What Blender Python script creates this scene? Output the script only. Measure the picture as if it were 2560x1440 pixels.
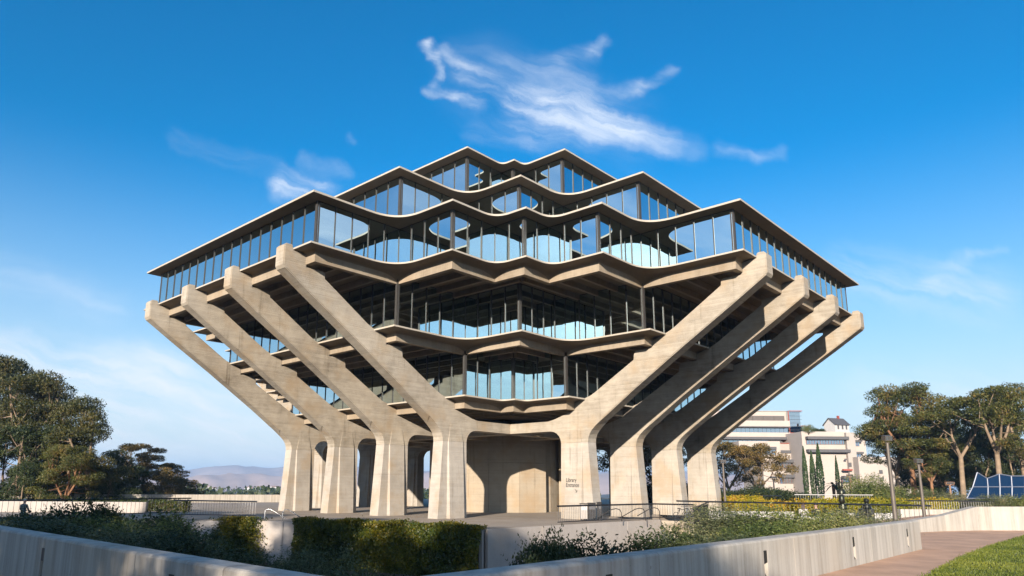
import bpy, math, random
import numpy as np
from mathutils import Vector, Matrix
R = math.radians
for o in list(bpy.data.objects): bpy.data.objects.remove(o)
SC = bpy.context.scene
COL = SC.collection

# ------------------------------------------------------------------ camera
CAM = np.array([52.7321, 46.9187, 2.183]); YAW = 3.895057; PIT = 0.199423; ROLL = 0.007008
F = 1741.457; PX = 1204.38; PY = 866.69            # in pixels of a 2560 x 1440 frame
def cam_axes():
    cy, sy, cp, sp = math.cos(YAW), math.sin(YAW), math.cos(PIT), math.sin(PIT)
    fw = np.array([cy*cp, sy*cp, sp]); rt = np.array([sy, -cy, 0.]); up = np.cross(rt, fw)
    c, s = math.cos(ROLL), math.sin(ROLL)
    return fw, c*rt + s*up, -s*rt + c*up
FW, RT, UP = cam_axes()
cd = bpy.data.cameras.new('camera'); cam = bpy.data.objects.new('camera', cd); COL.objects.link(cam)
cd.sensor_width = 36; cd.lens = F/2560*36; cd.shift_x = (1280-PX)/2560; cd.shift_y = (PY-720)/2560
cd.clip_start = .1; cd.clip_end = 60000
cam.matrix_world = Matrix(((RT[0], UP[0], -FW[0], CAM[0]), (RT[1], UP[1], -FW[1], CAM[1]), (RT[2], UP[2], -FW[2], CAM[2]), (0, 0, 0, 1)))
SC.camera = cam

# ------------------------------------------------------------------ sun, sky, exposure
SUN = Vector((1.0, .50, .308)).normalized()
SUN_EL = math.asin(SUN.z); SUN_AZ = math.atan2(SUN.x, SUN.y)
sd = bpy.data.lights.new('sun', 'SUN'); sd.energy = 5.0; sd.angle = R(.55); sd.color = (1., .87, .72)
so = bpy.data.objects.new('sun', sd); COL.objects.link(so); so.location = (120, 80, 60)
so.rotation_euler = (-SUN).to_track_quat('-Z', 'Y').to_euler()
SC.view_settings.view_transform = 'Standard'; SC.view_settings.look = 'None'
SC.view_settings.exposure = 1.02; SC.view_settings.gamma = 1; SC.view_settings.use_curve_mapping = False

class N:                                            # small node helper
    def __init__(s, tree): s.t = tree; s.n = tree.nodes; s.l = tree.links
    def add(s, typ, **kw):
        n = s.n.new(typ)
        for k, v in kw.items():
            if k.startswith('i_'):
                key = k[2:]; key = int(key) if key.isdigit() else key.replace('_', ' ')
                if hasattr(v, 'is_linked') or isinstance(v, bpy.types.NodeSocket): s.l.new(v, n.inputs[key])
                else: n.inputs[key].default_value = v
            else: setattr(n, k, v)
        return n
    def math(s, op, a, b=None, c=None, clamp=False):
        n = s.n.new('ShaderNodeMath'); n.operation = op; n.use_clamp = clamp
        for i, v in enumerate((a, b, c)):
            if v is None: continue
            if isinstance(v, bpy.types.NodeSocket): s.l.new(v, n.inputs[i])
            else: n.inputs[i].default_value = v
        return n.outputs[0]
    def vmath(s, op, a, b=None):
        n = s.n.new('ShaderNodeVectorMath'); n.operation = op
        for i, v in enumerate((a, b)):
            if v is None: continue
            if isinstance(v, bpy.types.NodeSocket): s.l.new(v, n.inputs[i])
            else: n.inputs[i].default_value = v
        return n.outputs['Value'] if op in ('DOT_PRODUCT', 'LENGTH') else n.outputs[0]
    def noise(s, vec, scale, detail=3, rough=.55, dist=0.):
        n = s.n.new('ShaderNodeTexNoise'); n.inputs['Scale'].default_value = scale; n.inputs['Detail'].default_value = detail
        n.inputs['Roughness'].default_value = rough; n.inputs['Distortion'].default_value = dist
        if vec is not None: s.l.new(vec, n.inputs['Vector'])
        return n.outputs['Fac']
    def ramp(s, fac, stops):
        n = s.n.new('ShaderNodeValToRGB'); e = n.color_ramp.elements
        while len(e) < len(stops): e.new(.5)
        for el, (p, c) in zip(e, stops):
            el.position = p; el.color = (*c, 1) if len(c) == 3 else c
        s.l.new(fac, n.inputs[0]); return n.outputs[0]
    def mix(s, fac, a, b, typ='MIX'):
        n = s.n.new('ShaderNodeMix'); n.data_type = 'RGBA'; n.blend_type = typ
        for i, v in ((0, fac), (6, a), (7, b)):
            if isinstance(v, bpy.types.NodeSocket): s.l.new(v, n.inputs[i])
            else: n.inputs[i].default_value = v if i == 0 else ((*v, 1) if len(v) == 3 else v)
        return n.outputs[2]
    def smooth(s, v, lo, hi, a=0., b=1.):
        n = s.n.new('ShaderNodeMapRange'); n.interpolation_type = 'SMOOTHSTEP'
        s.l.new(v, n.inputs[0]); n.inputs[1].default_value = lo; n.inputs[2].default_value = hi
        n.inputs[3].default_value = a; n.inputs[4].default_value = b; return n.outputs[0]

W = bpy.data.worlds.new('World'); SC.world = W; W.use_nodes = True
w = N(W.node_tree); w.n.clear()
sky = w.add('ShaderNodeTexSky'); sky.sky_type = 'NISHITA'; sky.sun_disc = False
sky.sun_elevation = SUN_EL; sky.sun_rotation = SUN_AZ; sky.altitude = 100; sky.air_density = 1.0; sky.dust_density = .6; sky.ozone_density = 2.2
dirv = w.add('ShaderNodeNewGeometry').outputs['Incoming']
dirv = w.vmath('SCALE', dirv); dirv.node.inputs['Scale'].default_value = -1
def sky_dir(px, py):
    d = FW + (px-PX)/F*RT - (py-PY)/F*UP; return Vector(d).normalized()
hs = w.add('ShaderNodeHueSaturation', i_Saturation=1.62, i_Value=1.08, i_Color=sky.outputs[0])
skycol = hs.outputs[0]      # paler towards the horizon, all round
skz = w.add('ShaderNodeSeparateXYZ', i_0=dirv).outputs[2]
skycol = w.mix(w.smooth(skz, .45, -.02, 0., .92), skycol, (3.5, 4.25, 4.9))
# thin cirrus: a few wisps at their own places in the sky (tangent-plane coordinates about one fixed direction), torn by one shared noise
sepz = w.add('ShaderNodeSeparateXYZ', i_0=dirv).outputs[2]
dz = w.vmath('DOT_PRODUCT', dirv, tuple(FW)); dzc = w.math('MAXIMUM', dz, .15)
qx = w.math('ADD', w.math('MULTIPLY', w.math('DIVIDE', w.vmath('DOT_PRODUCT', dirv, tuple(RT)), dzc), F/100), PX/100)
qy = w.math('SUBTRACT', PY/100, w.math('MULTIPLY', w.math('DIVIDE', w.vmath('DOT_PRODUCT', dirv, tuple(UP)), dzc), F/100))
q = w.add('ShaderNodeCombineXYZ', i_0=qx, i_1=qy, i_2=0.).outputs[0]
wn_ = w.add('ShaderNodeTexNoise', i_Vector=q, i_Scale=.62, i_Detail=6.0, i_Roughness=.62).outputs['Color']
wv = w.vmath('SCALE', w.vmath('SUBTRACT', wn_, (.5, .5, .5))); wv.node.inputs['Scale'].default_value = .85
qw = w.vmath('ADD', q, wv)
ca, sa = math.cos(R(16)), math.sin(R(16))
fx = w.vmath('DOT_PRODUCT', qw, (ca*.42, sa*.42, 0)); fy = w.vmath('DOT_PRODUCT', qw, (-sa*2.3, ca*2.3, 0))
fib = w.noise(w.add('ShaderNodeCombineXYZ', i_0=fx, i_1=fy, i_2=1.7).outputs[0], 1.0, 7, .56, .3)
def wisp(x0, y0, x1, y1, wd, amt, soft=1.):
    x0, y0, x1, y1, wd = (t/100 for t in (x0, y0, x1, y1, wd))
    bx, by = x1-x0, y1-y0; L2 = bx*bx+by*by+1e-6
    pa = w.vmath('SUBTRACT', qw, (x0, y0, 0))
    h = w.math('MULTIPLY', w.vmath('DOT_PRODUCT', pa, (bx, by, 0)), 1/L2, clamp=True)
    v = w.vmath('SCALE', (bx, by, 0)); w.l.new(h, v.node.inputs['Scale'])
    d = w.vmath('LENGTH', w.vmath('SUBTRACT', pa, v))
    return w.smooth(d, wd, wd*(1-soft), 0., amt)
wl = [(1072,112,1088,150,26,.75),(1095,150,1102,195,18,.5),(1102,195,1082,218,16,.4),(1120,140,1165,190,34,.42),(1165,190,1300,258,44,.5),(1300,258,1420,305,60,.62),
      (1235,168,1400,158,46,.24),(1400,158,1470,135,40,.26),(1470,135,1507,102,22,.3),(1330,200,1470,205,60,.26),(1290,255,1480,240,48,.4),(1480,240,1600,222,34,.46),(1600,222,1690,180,26,.36),
      (1068,230,1130,242,22,.5),(1130,242,1195,270,26,.62),(1310,275,1500,300,80,.72),(1480,295,1570,318,70,.62),(1560,318,1660,352,56,.5),(1190,322,1320,345,44,.24),(1320,340,1480,335,60,.3),(1200,200,1560,330,150,.2),(1600,330,1720,370,60,.2),
      (705,462,800,476,56,1.0),(440,340,690,430,40,.15),(760,400,860,430,30,.2),(875,355,890,365,18,.28),(1790,372,1880,402,30,.2),(1880,402,1950,385,24,.2),
      (-300,860,430,930,95,.8),(-300,970,650,1010,150,.75),(-50,650,280,770,80,.22),(150,1080,900,1110,130,.6),(2120,690,2480,740,110,.42),(2340,700,2410,655,45,.32),(2420,630,2520,620,20,.25),(2180,980,2800,1010,120,.35)]
tot = None
for a_ in wl:
    m_ = wisp(*a_); tot = m_ if tot is None else w.math('SUBTRACT', w.math('ADD', tot, m_), w.math('MULTIPLY', tot, m_))
tot = w.math('MULTIPLY', w.math('MULTIPLY', tot, w.smooth(fib, .2, .82)), w.math('GREATER_THAN', dz, .2))
# the same thin cirrus over the rest of the sky
zc = w.math('MAXIMUM', sepz, .06)
plane = w.vmath('SCALE', dirv); w.l.new(w.math('DIVIDE', 1.0, zc), plane.node.inputs['Scale'])
allc = w.smooth(w.noise(w.vmath('MULTIPLY', plane, (.35, 1.0, 1)), .8, 5, .6, .6), .44, .74)
behind = w.math('MULTIPLY', allc, w.smooth(dz, .3, -.1, 0., .8))
tot = w.math('MINIMUM', w.math('MAXIMUM', tot, behind), .9)
cloudcol = w.mix(w.smooth(sepz, 0, .5), (5.3, 5.4, 5.6), (5.0, 5.4, 6.0))
fin = w.mix(tot, skycol, cloudcol)
bgn = w.add('ShaderNodeBackground', i_Color=fin, i_Strength=.095)
w.l.new(bgn.outputs[0], w.add('ShaderNodeOutputWorld').inputs[0])

def ray(px, py): return FW + (px-PX)/F*RT - (py-PY)/F*UP
FH = np.array([math.cos(YAW), math.sin(YAW), 0])
def at(px, py, d):                                  # a picture point and a depth in metres -> a place
    r = ray(px, py); return Vector(CAM + r*d/(r@FH))
def at_z(px, py, z):
    r = ray(px, py); return Vector(CAM + r*(z-CAM[2])/r[2])
def ground_at(px, d, z):
    v = at(px, 1220, d); v.z = z; return v

W.cycles.sampling_method = 'MANUAL'; W.cycles.sample_map_resolution = 256
cy = SC.cycles; cy.max_bounces = 6; cy.diffuse_bounces = 1; cy.glossy_bounces = 4; cy.transmission_bounces = 4; cy.transparent_max_bounces = 10
cy.caustics_reflective = False; cy.caustics_refractive = False; cy.use_adaptive_sampling = True; cy.adaptive_threshold = .02; cy.use_denoising = True; cy.sample_clamp_indirect = 6
# ------------------------------------------------------------------ helpers
def tag(o, label=None, cat=None, group=None, kind=None):
    if label: o['label'] = label
    if cat: o['category'] = cat
    if group: o['group'] = group
    if kind: o['kind'] = kind
    return o
def empty(name, loc=(0, 0, 0), rz=0., label=None, cat=None, group=None):
    o = bpy.data.objects.new(name, None); COL.objects.link(o); o.location = loc; o.rotation_euler = (0, 0, rz)
    o.empty_display_size = .3
    return tag(o, label, cat, group)
def link(name, me, parent=None, mats=None):
    o = bpy.data.objects.new(name, me); COL.objects.link(o)
    if mats is not None:
        for m in (mats if isinstance(mats, (list, tuple)) else [mats]): me.materials.append(m)
    if parent: o.parent = parent
    return o
def copy_tree(o, parent=None):
    c = o.copy(); COL.objects.link(c); c.parent = parent
    for ch in o.children: copy_tree(ch, c)
    return c

class MB:
    def __init__(s): s.v = []; s.f = []; s.m = []
    def add(s, vs, fs, mi=0):
        b = len(s.v); s.v += [tuple(v) for v in vs]; s.f += [tuple(i+b for i in f) for f in fs]; s.m += [mi]*len(fs); return s
    def box(s, x0, x1, y0, y1, z0, z1, mi=0):
        return s.add([(x0,y0,z0),(x1,y0,z0),(x1,y1,z0),(x0,y1,z0),(x0,y0,z1),(x1,y0,z1),(x1,y1,z1),(x0,y1,z1)],
                     [(0,3,2,1),(4,5,6,7),(0,1,5,4),(1,2,6,5),(2,3,7,6),(3,0,4,7)], mi)
    def obox(s, c, ax, ay, az, mi=0):               # centre and three half-axis vectors
        c, ax, ay, az = map(Vector, (c, ax, ay, az)); P = []
        for k in (-1, 1):
            for j, i in ((-1,-1),(-1,1),(1,1),(1,-1)): P.append(c+ax*i+ay*j+az*k)
        return s.add(P, [(0,3,2,1),(4,5,6,7),(0,1,5,4),(1,2,6,5),(2,3,7,6),(3,0,4,7)], mi)
    def beam(s, a, b, wid, h, mi=0, upv=(0,0,1)):
        a, b = Vector(a), Vector(b); d = (b-a); x = d.normalized(); u = Vector(upv); y = u.cross(x)
        if y.length < 1e-4: y = Vector((1,0,0)).cross(x)
        y.normalize(); z = x.cross(y)
        return s.obox((a+b)/2, d/2, y*wid/2, z*h/2, mi)
    def prism(s, poly, z0, z1, mi=0, frame=None):    # poly in 2D, extruded along third axis
        n = len(poly); fr = frame or (lambda x, y, z: (x, y, z))
        vs = [fr(x, y, z0) for x, y in poly] + [fr(x, y, z1) for x, y in poly]
        return s.add(vs, [tuple(range(n))[::-1], tuple(range(n, 2*n))] + [(i, (i+1) % n, n+(i+1) % n, n+i) for i in range(n)], mi)
    def tube(s, pts, rad, seg=8, mi=0, caps=True):
        pts = [Vector(p) for p in pts]; n = len(pts)
        if not hasattr(rad, '__len__'): rad = [rad]*n
        b = len(s.v); prev = None
        for i, p in enumerate(pts):
            t = (pts[min(i+1, n-1)] - pts[max(i-1, 0)]).normalized()
            if prev is None:
                a = Vector((0,0,1)) if abs(t.z) < .9 else Vector((1,0,0)); x = t.cross(a).normalized()
            else: x = (prev - t*prev.dot(t)).normalized()
            prev = x; y = t.cross(x)
            for k in range(seg):
                an = 2*math.pi*k/seg; s.v.append(tuple(p + (x*math.cos(an) + y*math.sin(an))*rad[i]))
        for i in range(n-1):
            for k in range(seg):
                k2 = (k+1) % seg; s.f.append((b+i*seg+k, b+i*seg+k2, b+(i+1)*seg+k2, b+(i+1)*seg+k)); s.m.append(mi)
        if caps:
            s.f.append(tuple(b+k for k in range(seg))[::-1]); s.f.append(tuple(b+(n-1)*seg+k for k in range(seg))); s.m += [mi, mi]
        return s
    def lathe(s, prof, seg=16, c=(0,0,0), mi=0):
        b = len(s.v); n = len(prof)
        for r, z in prof:
            for k in range(seg):
                a = 2*math.pi*k/seg; s.v.append((c[0]+r*math.cos(a), c[1]+r*math.sin(a), c[2]+z))
        for i in range(n-1):
            for k in range(seg):
                k2 = (k+1) % seg; s.f.append((b+i*seg+k, b+i*seg+k2, b+(i+1)*seg+k2, b+(i+1)*seg+k)); s.m.append(mi)
        s.f.append(tuple(b+k for k in range(seg))[::-1]); s.f.append(tuple(b+(n-1)*seg+k for k in range(seg))); s.m += [mi, mi]
        return s
    def mesh(s, name, smooth=None):
        me = bpy.data.meshes.new(name); me.from_pydata(s.v, [], s.f)
        if any(s.m): me.polygons.foreach_set('material_index', s.m)
        if smooth is not None:
            me.polygons.foreach_set('use_smooth', [True]*len(s.f)); me.set_sharp_from_angle(angle=R(smooth))
        me.update(); return me
    def build(s, name, mats, parent=None, smooth=None, bevel=0.):
        me = s.mesh(name, smooth)
        if bevel:
            import bmesh
            bm = bmesh.new(); bm.from_mesh(me); bmesh.ops.recalc_face_normals(bm, faces=bm.faces)
            es = [e for e in bm.edges if len(e.link_faces) == 2 and e.calc_face_angle(0) > .5]
            bmesh.ops.bevel(bm, geom=es, offset=bevel, segments=1, affect='EDGES'); bm.to_mesh(me); bm.free()
        return link(name, me, parent, mats)

# ------------------------------------------------------------------ materials
MAT = {}
def mat(name):
    m = bpy.data.materials.new(name); m.use_nodes = True; n = N(m.node_tree); n.n.clear()
    out = n.add('ShaderNodeOutputMaterial'); b = n.add('ShaderNodeBsdfPrincipled'); n.l.new(b.outputs[0], out.inputs[0])
    MAT[name] = m; return n, b, out
ALB = .66
def plain(name, col, rough=.6, metal=0., var=.12, scale=3., bump=0.):
    col = [c*ALB for c in col]
    n, b, out = mat(name); pos = n.add('ShaderNodeNewGeometry').outputs['Position']
    f = n.noise(pos, scale, 5)
    n.l.new(n.ramp(f, [(.25, [c*(1-var) for c in col]), (.75, [min(1, c*(1+var)) for c in col])]), b.inputs['Base Color'])
    b.inputs['Roughness'].default_value = rough; b.inputs['Metallic'].default_value = metal
    if bump:
        bn = n.add('ShaderNodeBump', i_Strength=bump, i_Distance=.02, i_Height=n.noise(pos, scale*12, 4)); n.l.new(bn.outputs[0], b.inputs['Normal'])
    return MAT[name]
def concrete(name, base, board=1., stain=.35, streak=0., bumpd=.012, board_h=.13, joint=False):
    base = [c*ALB for c in base]
    n, b, out = mat(name); pos = n.add('ShaderNodeNewGeometry').outputs['Position']
    sp = n.add('ShaderNodeSeparateXYZ', i_0=pos)
    # board marks: every board its own tone and a thin rough line between boards
    wob = n.math('MULTIPLY', n.noise(pos, .8, 2), .012)
    zz = n.math('DIVIDE', n.math('ADD', sp.outputs[2], wob), board_h)
    cell = n.math('FLOOR', zz); fr = n.math('FRACT', zz)
    seg = n.math('FLOOR', n.math('ADD', n.math('MULTIPLY', n.math('ADD', sp.outputs[0], sp.outputs[1]), .31), n.math('MULTIPLY', cell, .37)))
    wn = n.add('ShaderNodeTexWhiteNoise', noise_dimensions='2D'); n.l.new(n.add('ShaderNodeCombineXYZ', i_0=cell, i_1=seg).outputs[0], wn.inputs['Vector'])
    lineA = n.smooth(fr, .0, .14, 1, 0)
    gate = n.smooth(n.noise(n.vmath('MULTIPLY', pos, (.5, .5, 3.)), 1.2, 3), .45, .62)
    line = n.math('MULTIPLY', lineA, gate)
    grain = n.noise(n.vmath('MULTIPLY', pos, (.7, .7, 9)), 2.4, 5, .65)
    big = n.noise(pos, .22, 5, .6); mid = n.noise(pos, 1.4, 4, .6); fine = n.noise(pos, 26, 3)
    v = n.math('ADD', n.math('MULTIPLY', n.math('SUBTRACT', wn.outputs['Value'], .5), .12*board), n.math('MULTIPLY', n.math('SUBTRACT', grain, .5), .30*board))
    v = n.math('ADD', v, n.math('MULTIPLY', n.math('SUBTRACT', big, .5), 1.1*stain)); v = n.math('ADD', v, n.math('MULTIPLY', n.math('SUBTRACT', mid, .5), .6*stain))
    v = n.math('ADD', v, n.math('MULTIPLY', n.math('SUBTRACT', fine, .5), .12))
    v = n.math('SUBTRACT', v, n.math('MULTIPLY', line, .22*board))
    if streak:
        sk = n.noise(n.vmath('MULTIPLY', pos, (4.5, 4.5, .16)), 1., 6, .7); v = n.math('ADD', v, n.math('MULTIPLY', n.math('SUBTRACT', sk, .5), streak))
    if joint:
        jz = n.math('FRACT', n.math('DIVIDE', sp.outputs[2], 1.56)); jl = n.math('MULTIPLY', n.smooth(n.math('ABSOLUTE', n.math('SUBTRACT', jz, .5)), .492, .499), .5)
        v = n.math('SUBTRACT', v, n.math('MULTIPLY', jl, .45))
        vo = n.add('ShaderNodeTexVoronoi', i_Scale=.9, i_Vector=n.vmath('MULTIPLY', pos, (1, 1, .8)), i_Randomness=.35); v = n.math('SUBTRACT', v, n.smooth(vo.outputs['Distance'], .045, .03, 0, .3))
        dr = n.noise(n.vmath('MULTIPLY', pos, (2.2, 2.2, .12)), 1., 5, .7); v = n.math('SUBTRACT', v, n.smooth(dr, .56, .75, 0, .3))
    pit = n.smooth(n.noise(pos, 9, 2), .27, .22); v = n.math('SUBTRACT', v, n.math('MULTIPLY', pit, .22))
    col = n.ramp(n.math('ADD', v, .5), [(.0, [base[0]*.42, base[1]*.39, base[2]*.35]), (.5, base), (1., [min(.9, base[0]*1.5), min(.9, base[1]*1.5), min(.9, base[2]*1.5)])])
    warm = n.mix(n.smooth(n.noise(pos, .5, 4), .45, .72, 0, .6 if joint else .3), col, (base[0]*.95, base[1]*.78, base[2]*.58))
    n.l.new(warm, b.inputs['Base Color']); b.inputs['Roughness'].default_value = .88; b.inputs['Specular IOR Level'].default_value = .25
    h = n.math('ADD', n.math('MULTIPLY', grain, .6*board), n.math('ADD', n.math('MULTIPLY', line, -.9*board), n.math('ADD', n.math('MULTIPLY', fine, .15), n.math('MULTIPLY', wn.outputs['Value'], .5*board))))
    bn = n.add('ShaderNodeBump', i_Strength=.8, i_Distance=bumpd, i_Height=h); n.l.new(bn.outputs[0], b.inputs['Normal'])
    return MAT[name]
concrete('pier_concrete', (.54, .48, .395), 1.05, .9, joint=True)
concrete('column_concrete', (.58, .53, .465), .6, .6, joint=True)
concrete('slab_concrete', (.30, .245, .18), .3, .6)  # for coves and soffits; shade under the slabs is put into this darker tone
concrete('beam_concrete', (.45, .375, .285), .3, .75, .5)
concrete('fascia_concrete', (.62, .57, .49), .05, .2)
concrete('core_concrete', (.52, .44, .335), .5, .45, joint=True)
concrete('wall_concrete', (.60, .56, .50), .0, .35, 1.35)
concrete('retaining_concrete', (.58, .53, .49), .04, .3, .2)
concrete('paving', (.50, .43, .36), .0, .5)
plain('bronze_metal', (.11, .10, .095), .38, .7, .1)
plain('mullion_metal', (.085, .078, .072), .5, .25, .12, 6)
plain('dark_metal', (.045, .043, .045), .4, .5, .2)
plain('rail_metal', (.09, .10, .12), .28, .8, .15)
plain('bright_steel', (.55, .56, .58), .25, .9, .1)
plain('pole_paint', (.17, .145, .125), .5, .2, .12)
plain('tan_paint', (.38, .22, .13), .6, 0, .15)
plain('white_paint', (.72, .70, .68), .55, 0, .06)
plain('letter_black', (.03, .028, .026), .6, 0, .1)
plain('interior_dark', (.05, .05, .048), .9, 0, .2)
plain('interior_floor', (.20, .18, .16), .9, 0, .2)
plain('soil', (.075, .055, .038), .95, 0, .4, 2., .6)
plain('rubber', (.02, .02, .02), .7)
def glass(name, tint, refl, rough=.0, gl=(.86, .95, 1.0)):
    n, b, out = mat(name); n.n.remove(b)
    tr = n.add('ShaderNodeBsdfTransparent', i_Color=(*tint, 1)); g = n.add('ShaderNodeBsdfGlossy', i_Color=(*gl, 1), i_Roughness=rough)
    lw = n.add('ShaderNodeLayerWeight', i_Blend=.42)
    pos = n.add('ShaderNodeNewGeometry').outputs['Position']
    bn = n.add('ShaderNodeBump', i_Strength=.06, i_Distance=.05, i_Height=n.noise(pos, .9, 1)); n.l.new(bn.outputs[0], g.inputs['Normal'])
    fac = n.math('ADD', n.math('MULTIPLY', lw.outputs['Fresnel'], 1-refl), refl, clamp=True)
    mx = n.add('ShaderNodeMixShader', i_0=fac, i_1=tr.outputs[0], i_2=g.outputs[0]); n.l.new(mx.outputs[0], out.inputs[0])
    return MAT[name]
glass('window_glass', (.17, .20, .17), .84, .0, (.70, .88, .94))
glass('far_glass', (.05, .07, .08), .6, .03)
glass('pale_glass', (.55, .62, .55), .12)
def leafmat(name, cols, trans=.25, rough=.55):
    n, b, out = mat(name); g = n.add('ShaderNodeNewGeometry'); pos = g.outputs['Position']
    k = n.math('ADD', n.math('MULTIPLY', g.outputs['Random Per Island'], .42), n.smooth(n.noise(pos, .42, 3), .3, .7, 0., .62))
    c = n.ramp(k, [(i/(len(cols)-1)*.8+.12, q) for i, q in enumerate(cols)])
    n.l.new(c, b.inputs['Base Color']); b.inputs['Roughness'].default_value = rough; b.inputs['Specular IOR Level'].default_value = .35
    t = n.add('ShaderNodeBsdfTranslucent'); n.l.new(c, t.inputs[0])
    mx = n.add('ShaderNodeMixShader', i_0=trans, i_1=b.outputs[0], i_2=t.outputs[0]); n.l.new(mx.outputs[0], out.inputs[0]); return MAT[name]
leafmat('leaf_eucalyptus', [(.025, .035, .010), (.065, .08, .02), (.12, .12, .03), (.19, .13, .035)])
leafmat('leaf_olive', [(.018, .026, .008), (.042, .052, .014), (.08, .08, .022), (.13, .10, .03)])
leafmat('leaf_gold', [(.03, .045, .008), (.07, .075, .010), (.14, .125, .012), (.24, .18, .016)], .3, .45)  # brighter ivy leaf, the yellow of sunlight put into its colour
leafmat('leaf_dark', [(.016, .028, .012), (.03, .05, .018), (.055, .075, .025), (.07, .08, .03)])
leafmat('leaf_rust', [(.06, .05, .016), (.12, .09, .025), (.19, .13, .04), (.24, .15, .045)])
leafmat('leaf_cypress', [(.02, .045, .016), (.035, .07, .022), (.055, .095, .03)])
leafmat('leaf_yellow', [(.10, .12, .012), (.22, .21, .015), (.34, .28, .02), (.42, .22, .02)])
leafmat('leaf_ivy', [(.016, .028, .007), (.035, .055, .010), (.07, .085, .012), (.15, .14, .014)], .2, .4)
leafmat('leaf_shrub', [(.04, .065, .018), (.09, .125, .032), (.16, .18, .05), (.27, .25, .10)])
leafmat('leaf_sage', [(.06, .075, .035), (.12, .14, .065), (.20, .21, .10), (.30, .26, .14)])
leafmat('leaf_night', [(.025, .04, .018), (.05, .07, .03), (.085, .105, .045), (.13, .13, .07)])
leafmat('grass_blade', [(.07, .10, .012), (.13, .16, .02), (.21, .22, .035)], .3)
plain('bark_pale', (.34, .25, .17), .85, 0, .35, 2., .5)
plain('bark_rust', (.33, .17, .09), .85, 0, .3, 2., .5)
plain('bark_dark', (.10, .075, .055), .9, 0, .3, 3., .5)
plain('lawn', (.13, .16, .025), .9, 0, .35, 1.5, .4)
plain('gravel_path', (.74, .45, .29), .92, 0, .22, 1.3, .7)
#@@STRUCTURE
# ------------------------------------------------------------------ library building
A, D, E_, B, C_ = 30.0, 23.38, 16.77, 11.49, 19.37; C8 = 12.76
SPAN = 6.62
def rot4(q):
    P = []
    for k in range(4):
        for x, y in q:
            for _ in range(k): x, y = -y, x
            P.append((x, y))
    return P
PLAN = {6: rot4([(A,B),(D,B),(D,E_),(C_,E_),(C_,C_),(E_,C_),(E_,D),(B,D),(B,A)]),
        5: rot4([(D,B),(E_,B),(E_,E_),(B,E_),(B,D)]),
        4: rot4([(E_,B),(C8,B),(C8,C8),(B,C8),(B,E_)])}
PLAN[7] = PLAN[5]; PLAN[8] = PLAN[4]
def offset(poly, o):
    n = len(poly); out = []
    for i in range(n):
        p0, p1, p2 = poly[i-1], poly[i], poly[(i+1) % n]
        def nr(a, b):
            dx, dy = b[0]-a[0], b[1]-a[1]; L = math.hypot(dx, dy); return dy/L, -dx/L
        a, b = nr(p0, p1), nr(p1, p2)
        out.append((p1[0]+(a[0]+b[0])*o, p1[1]+(a[1]+b[1])*o))
    return out
def reent(poly):
    n = len(poly); out = []
    for i in range(n):
        p0, p1, p2 = poly[i-1], poly[i], poly[(i+1) % n]
        out.append((p1[0]-p0[0])*(p2[1]-p1[1]) - (p1[1]-p0[1])*(p2[0]-p1[0]) < 0)
    return out
def rings(poly, o, bo, dmax=2.6):
    """matching samples of the rounded lip, the sharp beam line, and the distance to the nearest re-entrant corner"""
    n = len(poly); L = offset(poly, o); Bm = offset(poly, bo); Bi = offset(poly, bo-.38); re = reent(poly)
    ln = [math.dist(L[i], L[(i+1) % n]) for i in range(n)]
    lip, bm, bi, ds = [], [], [], []
    dd = [min(dmax, .49*min(ln[i-1], ln[i])) for i in range(n)]
    def bez(i, t):
        V = Vector(L[i]); a = Vector(L[i-1]); b = Vector(L[(i+1) % n]); d = dd[i]
        P0 = V + (a-V).normalized()*d; P2 = V + (b-V).normalized()*d
        return P0*(1-t)**2 + V*2*t*(1-t) + P2*t*t
    for i in range(n):
        j = (i+1) % n; cnt = 14 if (re[i] or re[j]) else 2
        for k in range(cnt):
            t = k/cnt
            if re[i] and re[j]: t = t
            elif re[i]: t = t**1.5
            elif re[j]: t = 1-(1-t)**1.5
            s0, s1 = t*ln[i], (1-t)*ln[i]; p = Vector(L[i]).lerp(Vector(L[j]), t); dr = 9.
            if re[i]:
                dr = min(dr, s0)
                if s0 < dd[i]: p = bez(i, .5+.5*s0/dd[i])
            if re[j]:
                dr = min(dr, s1)
                if s1 < dd[j]: p = bez(j, .5-.5*s1/dd[j])
            lip.append(p); bm.append(Vector(Bm[i]).lerp(Vector(Bm[j]), t)); bi.append(Vector(Bi[i]).lerp(Vector(Bi[j]), t)); ds.append(dr)
    return lip, bm, bi, ds
LIB = empty('library_building', (0, 0, 0), 0, 'concrete library with glass storeys stacked on slanting piers like a tree', 'building')
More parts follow.
